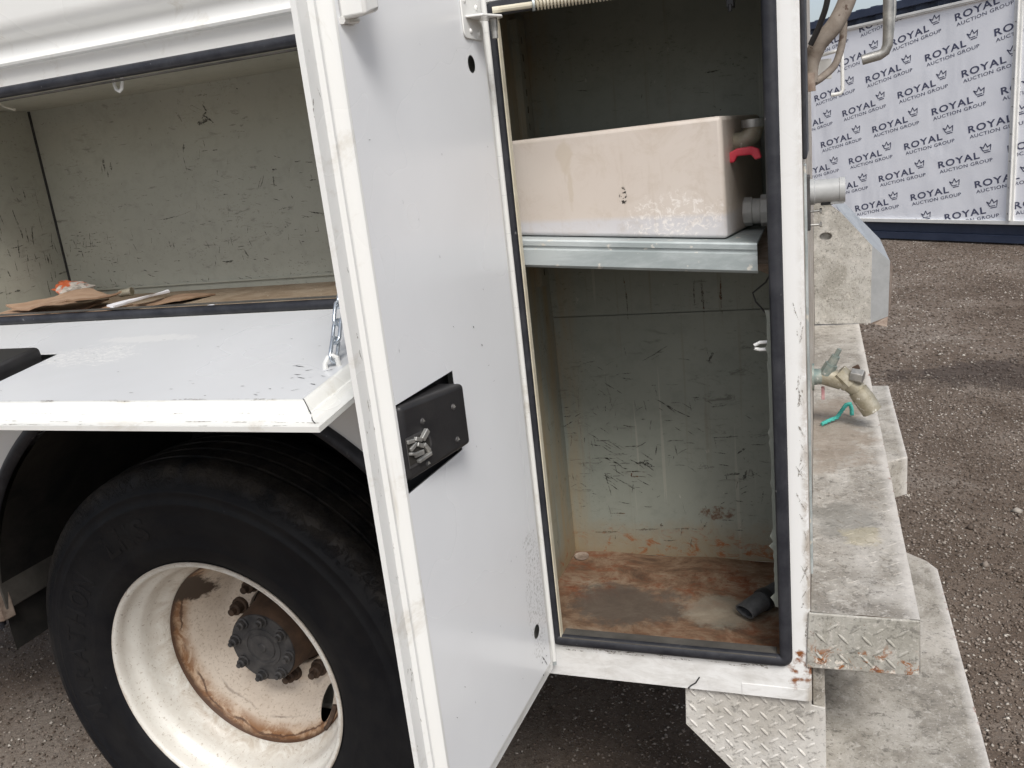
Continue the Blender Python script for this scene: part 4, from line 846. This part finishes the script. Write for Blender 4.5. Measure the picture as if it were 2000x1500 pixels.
b = B(); lozenges(b, lambda a, c_: .01 < a < .146 and .01 < c_ < .62 and (a*7+c_*3.1) % .9 > .28, lambda a, c_, h: (XR+a, c_, SZ+.0002+h*.7), .034, .036, W=.006, seed=6); so = b.build('tread_pattern', 'step_top', upper, 60); so['kind'] = 'stuff'
# lower bumper, near and far pieces
LZ = .50; LXR = .255
def low(poly, name):
    b = B(); b.prism(poly, lambda a, c_, t: (a, c_, t), LZ-.13, LZ); return b.build(name, 'step_low', truck, 0, .004)
low([(XR+.001, -.02), (LXR, -.02), (LXR, .76), (LXR-.02, .80), (.19, .845), (XR+.001, .845)], 'bumper_step')
low([(XR+.001, 1.45), (.19, 1.45), (LXR, 1.50), (LXR, 2.30), (XR+.001, 2.30)], 'bumper_step')
b = B(); b.box(XR+.001, .12, .30, 2.0, .56, SZ-.10); b.build('bumper_beam', 'brown_metal', truck, 0, .005)
b = B(); b.box(XR+.001, .0, .016, .28, LZ+.001, .706); b.build('step_bracket', 'step_low', truck, 0, .002)
# tread plate skirt below the frame
b = B(); poly = [(-.226, .640), (-.229, .562), (-.02, .335), (.0, .335), (.0, .625), (-.021, .628), (-.021, .640)]
b.prism(poly, lambda a, c_, t: (a, t, c_), .011, .0145); b.box(-.006, .0005, .0146, .05, .36, .624); skirt = b.build('skirt_plate', 'tread', truck, 0, .0008)
def in_sk(a, c_):
    x, z = -.23+a, .33+c_; return -.222 < x < -.012 and .345 < z < .634 and (z-.562) > -(x+.229)*1.09+.012
b = B(); lozenges(b, in_sk, lambda a, c_, h: (-.23+a, .0108-h, .33+c_), .0295, .0315, .021, .0058, .0020, 7); so = b.build('tread_pattern', 'tread', skirt, 60); so['kind'] = 'stuff'

# sheet-metal bracket on the far end of the step -----------------
bp_ = [(-.018, .812), (.176, .8085), (.181, 1.095), (.076, 1.222), (.02, 1.272), (-.018, 1.30)]
hl = circ(.024, 1.140, .022, 16, .014)
b = B(); v, f = fill_with_holes(bp_, [hl], lambda a, c_: (a, 2.07, c_)); b.add(v, f); brk = b.build('metal_guard', 'alu', truck, 0)
b = B(); b.quad((.176, 2.0701, .8085), (.238, 2.10, .826), (.243, 2.10, 1.03), (.181, 2.0701, 1.095)); b.build('guard_flange', 'alu_clean', brk, 0)
b = B(); b.quad((.238, 2.10, .826), (.252, 2.17, .84), (.257, 2.17, 1.0), (.243, 2.10, 1.03)); b.quad((.176, 2.07, .8085), (.238, 2.10, .826), (.232, 2.08, .79), (.19, 2.08, .803)); b.build('guard_return', 'brown_metal', brk, 0)
b = B(); b.quad((.181, 2.0701, 1.095), (.243, 2.10, 1.03), (.215, 2.20, 1.10), (.10, 2.20, 1.235)); b.quad((.181, 2.0701, 1.095), (.10, 2.20, 1.235), (.02, 2.20, 1.30), (.076, 2.0701, 1.222)); b.build('guard_top', 'alu_clean', brk, 0)
b = B(); b.quad((0, 2.09, 1.1), (.05, 2.09, 1.1), (.05, 2.09, 1.18), (0, 2.09, 1.18)); b.build('guard_plug', 'alu', brk, 0)

# drain valve on the rear panel ----------------------------------
vy = .90
val = B(); val.tube([(-.022, vy, .937), (.003, vy, .938)], [.021, .020], 14); val.tube([(-.020, vy, .937), (-.015, vy, .937)], .034, 16); val = val.build('drain_valve', 'verdigris', truck, 40)
b = B(); b.tube([(.0, vy, .938), (.022, vy, .936), (.050, vy, .925)], [.019, .024, .022], 14); b.build('valve_body', 'brass', val, 50)
b = B(); b.tube([(.012, vy-.005, .945), (.026, vy-.008, .972)], [.017, .0155], 6); b.tube([(.026, vy-.008, .972), (.036, vy-.01, .993)], [.0115, .010], 10); b.tube([(.036, vy-.01, .993), (.0445, vy-.011, 1.010)], [.006, .0055], 8); b.build('valve_stem', 'verdigris', val, 40)
b = B(); b.tube([(.040, vy, .948), (.068, vy-.004, .918)], [.024, .0245], 8); b.tube([(.064, vy-.004, .922), (.085, vy-.006, .905), (.098, vy-.008, .888)], [.021, .021, .019], 14); b.build('coupling', 'brass', val, 40)
b = B(); b.tube([(.085, vy-.006, .903), (.098, vy-.008, .884), (.118, vy-.01, .850)], [.024, .0255, .0245], 14); b.build('spout', 'brass', val, 45)
b = B(); b.tube([(.070, vy-.012, .945), (.098, vy-.02, .940)], [.0185, .0185], 6); b.build('packing_nut', 'steel', val, 0, .002)
b = B(); b.tube([(.075, vy-.01, .958), (.088, vy-.012, .965)], .006, 8); b.build('rusty_washer', 'nut', val)
b = B(); b.box(.001, .009, vy-.002, vy+.002, .878, .912); b.build('faded_tag', 'faded_red', val, 0, .001)
# trailer socket with its mounting plate and screws --------------
sy = .35
b = B(); b.box(XR, XR+.007, sy-.025, sy+.025, 1.366, 1.460); sock = b.build('trailer_socket', 'hub', truck, 0, .002)
b = B(); b.lathe([(.018, -.012), (.0225, -.012), (.0225, .006), (.0205, .007), (.0205, .046), (.0215, .047), (.0215, .056), (.018, .056), (.018, .01), (0, .01)], (-.012, sy, 1.4305), 'x', 28); b.build('socket_barrel', 'grey_plastic', sock, 40)
b = B(); b.box(.004, .024, sy-.009, sy+.006, 1.4065, 1.4115); b.build('socket_clip', 'black', sock, 0, .001)
b = B(); b.box(.020, .042, sy-.01, sy+.01, 1.4075, 1.413); b.build('socket_cap_hinge', 'grey_plastic', sock, 0, .001)
for z in (1.397, 1.373):
    b = B(); b.tube([(-.014, sy, z), (.002, sy, z)], .0022, 8); b.tube([(-.004+.006, sy, z), (.006, sy, z)], .0048, 6); b.build('mounting_screw', 'steel', sock, 40)
# bent galvanised pipe, white hook bracket
b = B(); py = 1.0
b.tube([(.1555, py, 2.05), (.1555, py, 1.72), (.1545, py, 1.70), (.149, py, 1.686), (.138, py, 1.680), (.10, py, 1.674)], .0115, 14); b.tube([(.172, py+.03, 2.05), (.170, py+.03, 1.77), (.163, py+.02, 1.71)], .0045, 8); b.build('bent_pipe', 'steel', truck, 50)
b = B(); hy = .75
b.box(XR, .030, hy, hy+.005, 1.632, 1.672); b.build('hose_hook_plate', 'paint_rim', truck, 0, .001)
b = B(); b.tube([(-.02, hy-.004, 1.676), (.035, hy-.004, 1.684), (.044, hy-.004, 1.684), (.0495, hy-.004, 1.679), (.0505, hy-.004, 1.668), (.0515, hy-.004, 1.606), (.048, hy-.004, 1.600), (.036, hy-.004, 1.5985), (.028, hy-.004, 1.599)], .0038, 10); b.build('hose_hook', 'paint_rim', truck, 60)

# ------------------------------------------------------------------ loose things
# water tank on the shelf
tz = 1.572; xr = -.130; y0 = .068; y1 = .355; xl = -.497
b = B(); b.hexa([(xl, y0, shz(xl)+.008), (xr, y0, shz(xr)+.008), (-.092, y1, shz(-.092)+.008), (xl, y1, shz(xl)+.008), (xl, y0, tz-.001), (xr-.002, y0, tz), (-.094, y1, tz), (xl, y1, tz)])
tank = b.build('water_tank', 'tank', None, 40, .0065, base=False, seg=4); tag(tank, 'pinkish white plastic water tank resting on the tilted metal shelf', 'tank')
b = B(); b.tube([(-.128, .15, 1.531), (-.115, .15, 1.530), (-.104, .148, 1.532), (-.094, .145, 1.541), (-.090, .145, 1.554)], [.015, .0155, .0155, .015, .0145], 14); b.build('brass_elbow', 'brass', tank, 50)
b = B(); b.tube([(-.092, .145, 1.551), (-.092, .145, 1.563)], .0185, 16); b.build('hose_collar', 'steel', tank, 40)
b = B(); b.prism([(-.131, 1.502), (-.119, 1.502), (-.115, 1.511), (-.094, 1.511), (-.089, 1.503), (-.079, 1.505), (-.083, 1.519), (-.094, 1.5235), (-.115, 1.5225), (-.127, 1.517)], lambda a, c_, t: (a, t, c_), .110, .126); b.build('valve_handle', 'red', tank, 0, .0025)
b = B(); b.tube([(-.116, .20, 1.419), (-.101, .20, 1.419)], .0235, 8); b.tube([(-.101, .20, 1.419), (-.088, .20, 1.419)], .0205, 16); b.tube([(-.088, .20, 1.419), (-.074, .20, 1.419)], .026, 8); b.build('outlet_fitting', 'white_fit', tank, 30, .0015)
b = B(); b.tube([(-.074, .20, 1.419), (-.05, .20, 1.419)], .020, 14); b.build('outlet_hose', 'black', tank)
# hose end on the compartment floor
b = B(); hp = [(-.031, .262, .722), (-.07, .222, .722), (-.1, .18, .7215)]; pts = []; rad = []
for i in range(40):
    q = i/39; p = Vector(hp[0]).lerp(Vector(hp[1]), min(1, q*2)) if q < .5 else Vector(hp[1]).lerp(Vector(hp[2]), q*2-1); pts.append(p); rad.append(.0175+.0012*(i % 2))
b.tube(pts, rad, 18); hose = b.build('drain_hose', 'hose_black', None, 60); tag(hose, 'short black corrugated hose end lying on the rusty compartment floor', 'hose')
b = B(); b.tube([(-.098, .183, .7215), (-.103, .176, .7215), (-.106, .172, .7215)], [.0205, .0212, .0205], 18); b.build('hose_clamp', 'black', hose, 60)
b = B(); v = []; P3 = [Vector((-.100, .18, .7215)), Vector((-.118, .157, .7195)), Vector((-.134, .137, .7165))]; _, fr = frames(P3); n = 18
for p, (u_, w_), (ra, rb) in zip(P3, fr, ((.0185, .0185), (.019, .0165), (.0215, .011))):
    for k in range(n): t = 2*math.pi*k/n; v.append(p+u_*math.cos(t)*rb+w_*math.sin(t)*ra)
b.add(v, [(i*n+k, i*n+(k+1) % n, (i+1)*n+(k+1) % n, (i+1)*n+k) for i in range(2) for k in range(n)]); v2 = [P3[2]+(Vector(q)-P3[2])*.86 for q in v[2*n:]]; b.add(v[2*n:]+v2+[q+Vector((.03, .04, .003)) for q in v2], [(k, (k+1) % n, n+(k+1) % n, n+k) for k in range(n)]+[(n+k, n+(k+1) % n, 2*n+(k+1) % n, 2*n+k) for k in range(n)])
b.build('flattened_nozzle', 'hose_black', hose, 60)
# litter in the long compartment
fz = QZ0+.0015
def sheet(name, mat, pts, label, cat, group=None, thick=.003, amp=.004, seed=1, lift=0., n=9, bend=.0):
    """a bent sheet through four floor corners"""
    r = random.Random(seed); A, B_, C_, D_ = [Vector((x, y, 0)) for x, y in pts]; v = []; ph = r.uniform(0, 6)
    for i in range(n):
        for j in range(n):
            p, q = i/(n-1), j/(n-1); P_ = A.lerp(B_, p).lerp(D_.lerp(C_, p), q); z = fz+lift+amp*(1+math.sin(ph+p*5+q*3))*.5+bend*(p-.5)**2*4+r.uniform(0, amp*.25)
            v.append((P_.x+r.uniform(-.002, .002), P_.y+r.uniform(-.002, .002), z))
    f = [(i*n+j, i*n+j+1, (i+1)*n+j+1, (i+1)*n+j) for i in range(n-1) for j in range(n-1)]; m = len(v)
    v2 = [(x, y, z+thick) for x, y, z in v]; rim = [(i*n) for i in range(n)]+[(n-1)*n+j for j in range(1, n)]+[i*n+n-1 for i in range(n-2, -1, -1)]+[j for j in range(n-2, 0, -1)]
    b = B(); b.add(v+v2, f+[tuple(m+q for q in reversed(k)) for k in f]+[(rim[i], rim[(i+1) % len(rim)], m+rim[(i+1) % len(rim)], m+rim[i]) for i in range(len(rim))])
    return tag(b.build(name, mat, None, 50, base=True), label, cat, group)
gp = 'cardboard scraps in the long compartment'
sheet('cardboard_scrap', 'card', [(-1.72, .06), (-1.47, .05), (-1.50, .22), (-1.70, .27)], 'largest brown cardboard scrap, lying at the left end of the long compartment', 'cardboard', gp, .004, .010, 2)
sheet('cardboard_scrap', 'card', [(-1.66, .09), (-1.45, .06), (-1.44, .20), (-1.60, .25)], 'curled brown cardboard scrap lying on top of the largest scrap', 'cardboard', gp, .004, .012, 5, .016, 9, .008)
sheet('cardboard_scrap', 'card_edge', [(-1.52, .045), (-1.36, .04), (-1.37, .15), (-1.50, .20)], 'dark torn cardboard scrap beside the white paper strip', 'cardboard', gp, .003, .008, 8)
sheet('cardboard_scrap', 'card_edge', [(-1.38, .16), (-1.26, .17), (-1.25, .27), (-1.37, .25)], 'flat cardboard scrap right of the white paper strip', 'cardboard', gp, .003, .006, 9)
sheet('paper_strip', 'paper', [(-1.358, .07), (-1.335, .065), (-1.345, .24), (-1.368, .245)], 'narrow white paper strip lying across the cardboard scraps', 'paper', None, .004, .004, 3, .014)
sheet('paper_scrap', 'paper', [(-1.165, .075), (-1.115, .085), (-1.118, .118), (-1.150, .108)], 'small white paper scrap by the black hatch seal', 'paper', None, .002, .006, 4)
b = B(); b.tube([(-1.474, .230, fz+.022), (-1.450, .236, fz+.024)], .0085, 12); b.tube([(-1.450, .236, fz+.024), (-1.447, .2367, fz+.024)], .010, 12); tag(b.build('metal_cap', 'brass', None, 40, base=True), 'small brass coloured cap lying among the cardboard scraps', 'cap')
# crumpled wrapper
bm = bmesh.new(); bmesh.ops.create_icosphere(bm, subdivisions=3, radius=1)
r_ = random.Random(12)
from mathutils import noise as mn
for q in bm.verts:
    k = 1+.35*mn.noise(q.co*2.3)+.28*mn.noise(q.co*5+Vector((3, 1, 2))); q.co = Vector((q.co.x*.058*k, q.co.y*.040*k, max(-.012, q.co.z*.026*k)+.03*max(0, -q.co.x)*k*.6))
me = bpy.data.meshes.new('wrapper'); bm.to_mesh(me); bm.free(); me.materials.append(M['wrap'])
wr = bpy.data.objects.new('crumpled_wrapper', me); place(wr, None, Matrix.Translation((-1.665, .285, fz+.028)) @ Matrix.Diagonal((.78, .8, .8, 1))); tag(wr, 'crumpled orange and white wrapper by the back corner of the long compartment', 'wrapper')
# teal rope end on the step
rp_ = [(.001, .90, SZ+.006), (.018, .915, SZ+.010), (.038, .935, SZ+.012), (.050, .955, SZ+.024), (.060, .97, SZ+.034), (.070, .975, SZ+.036), (.074, .972, SZ+.022), (.074, .97, SZ+.007)]
b = B(); fine = []
for i in range(len(rp_)-1):
    for k in range(6): fine.append(Vector(rp_[i]).lerp(Vector(rp_[i+1]), k/6))
fine.append(Vector(rp_[-1])); _, fr = frames(fine)
for ph in (0, 2.09, 4.19):
    b.tube([p+(u_*math.cos(ph+i*.75)+w_*math.sin(ph+i*.75))*.0026 for i, (p, (u_, w_)) in enumerate(zip(fine, fr))], .0030, 6)
tag(b.build('rope', 'rope', None, 60, base=True), 'short teal twisted rope end lying on the dirty rear step', 'rope')
# hoses hung on the hook
hy2 = .60
def smooth(pts, n=8):
    out = []; P_ = [Vector(p) for p in pts]; P_ = [P_[0]*2-P_[1]]+P_+[P_[-1]*2-P_[-2]]
    for i in range(1, len(P_)-2):
        for k in range(n):
            t = k/n; a, b_, c_, d_ = P_[i-1:i+3]; out.append(.5*((2*b_)+(-a+c_)*t+(2*a-5*b_+4*c_-d_)*t*t+(-a+3*b_-3*c_+d_)*t**3))
    out.append(P_[-2]); return out
b = B(); b.tube(smooth([(.075, hy2+.05, 1.95), (.068, hy2+.03, 1.84), (.060, hy2+.01, 1.775), (.036, hy2, 1.725), (.005, hy2, 1.692), (-.006, hy2, 1.665), (-.008, hy2, 1.640), (-.008, hy2, 1.622)], 10), [.0165]*44+[.0165-.0055*min(1, i/14) for i in range(27)], 14); tag(b.build('suction_hose', 'hose_dirty', None, 60), 'thick dusty brown hose hanging behind the rear corner, left of the bent pipe', 'hose')
b = B(); b.tube(smooth([(.050, hy2+.12, 1.82), (.052, hy2+.10, 1.75), (.050, hy2+.08, 1.70), (.036, hy2+.05, 1.655), (.012, hy2+.02, 1.632), (-.006, hy2+.01, 1.622)], 8), .0072, 12); tag(b.build('thin_hose', 'hose_dirty', None, 60), 'thinner brown hose loop curving below the thick dusty hose', 'hose')
b = B(); b.tube(smooth([(.028, hy2-.05, 1.86), (.022, hy2-.05, 1.77), (.008, hy2-.04, 1.725), (-.010, hy2-.03, 1.69)], 8), .0055, 10); tag(b.build('black_cable', 'black', None, 60), 'thin black cable running along the thick dusty hose', 'cable')
b = B(); b.tube([(-.012, hy2-.01, 1.640), (-.012, hy2-.01, 1.606)], [.009, .0105], 12); b.build('hose_ferrule', 'brown_metal', truck, 50)
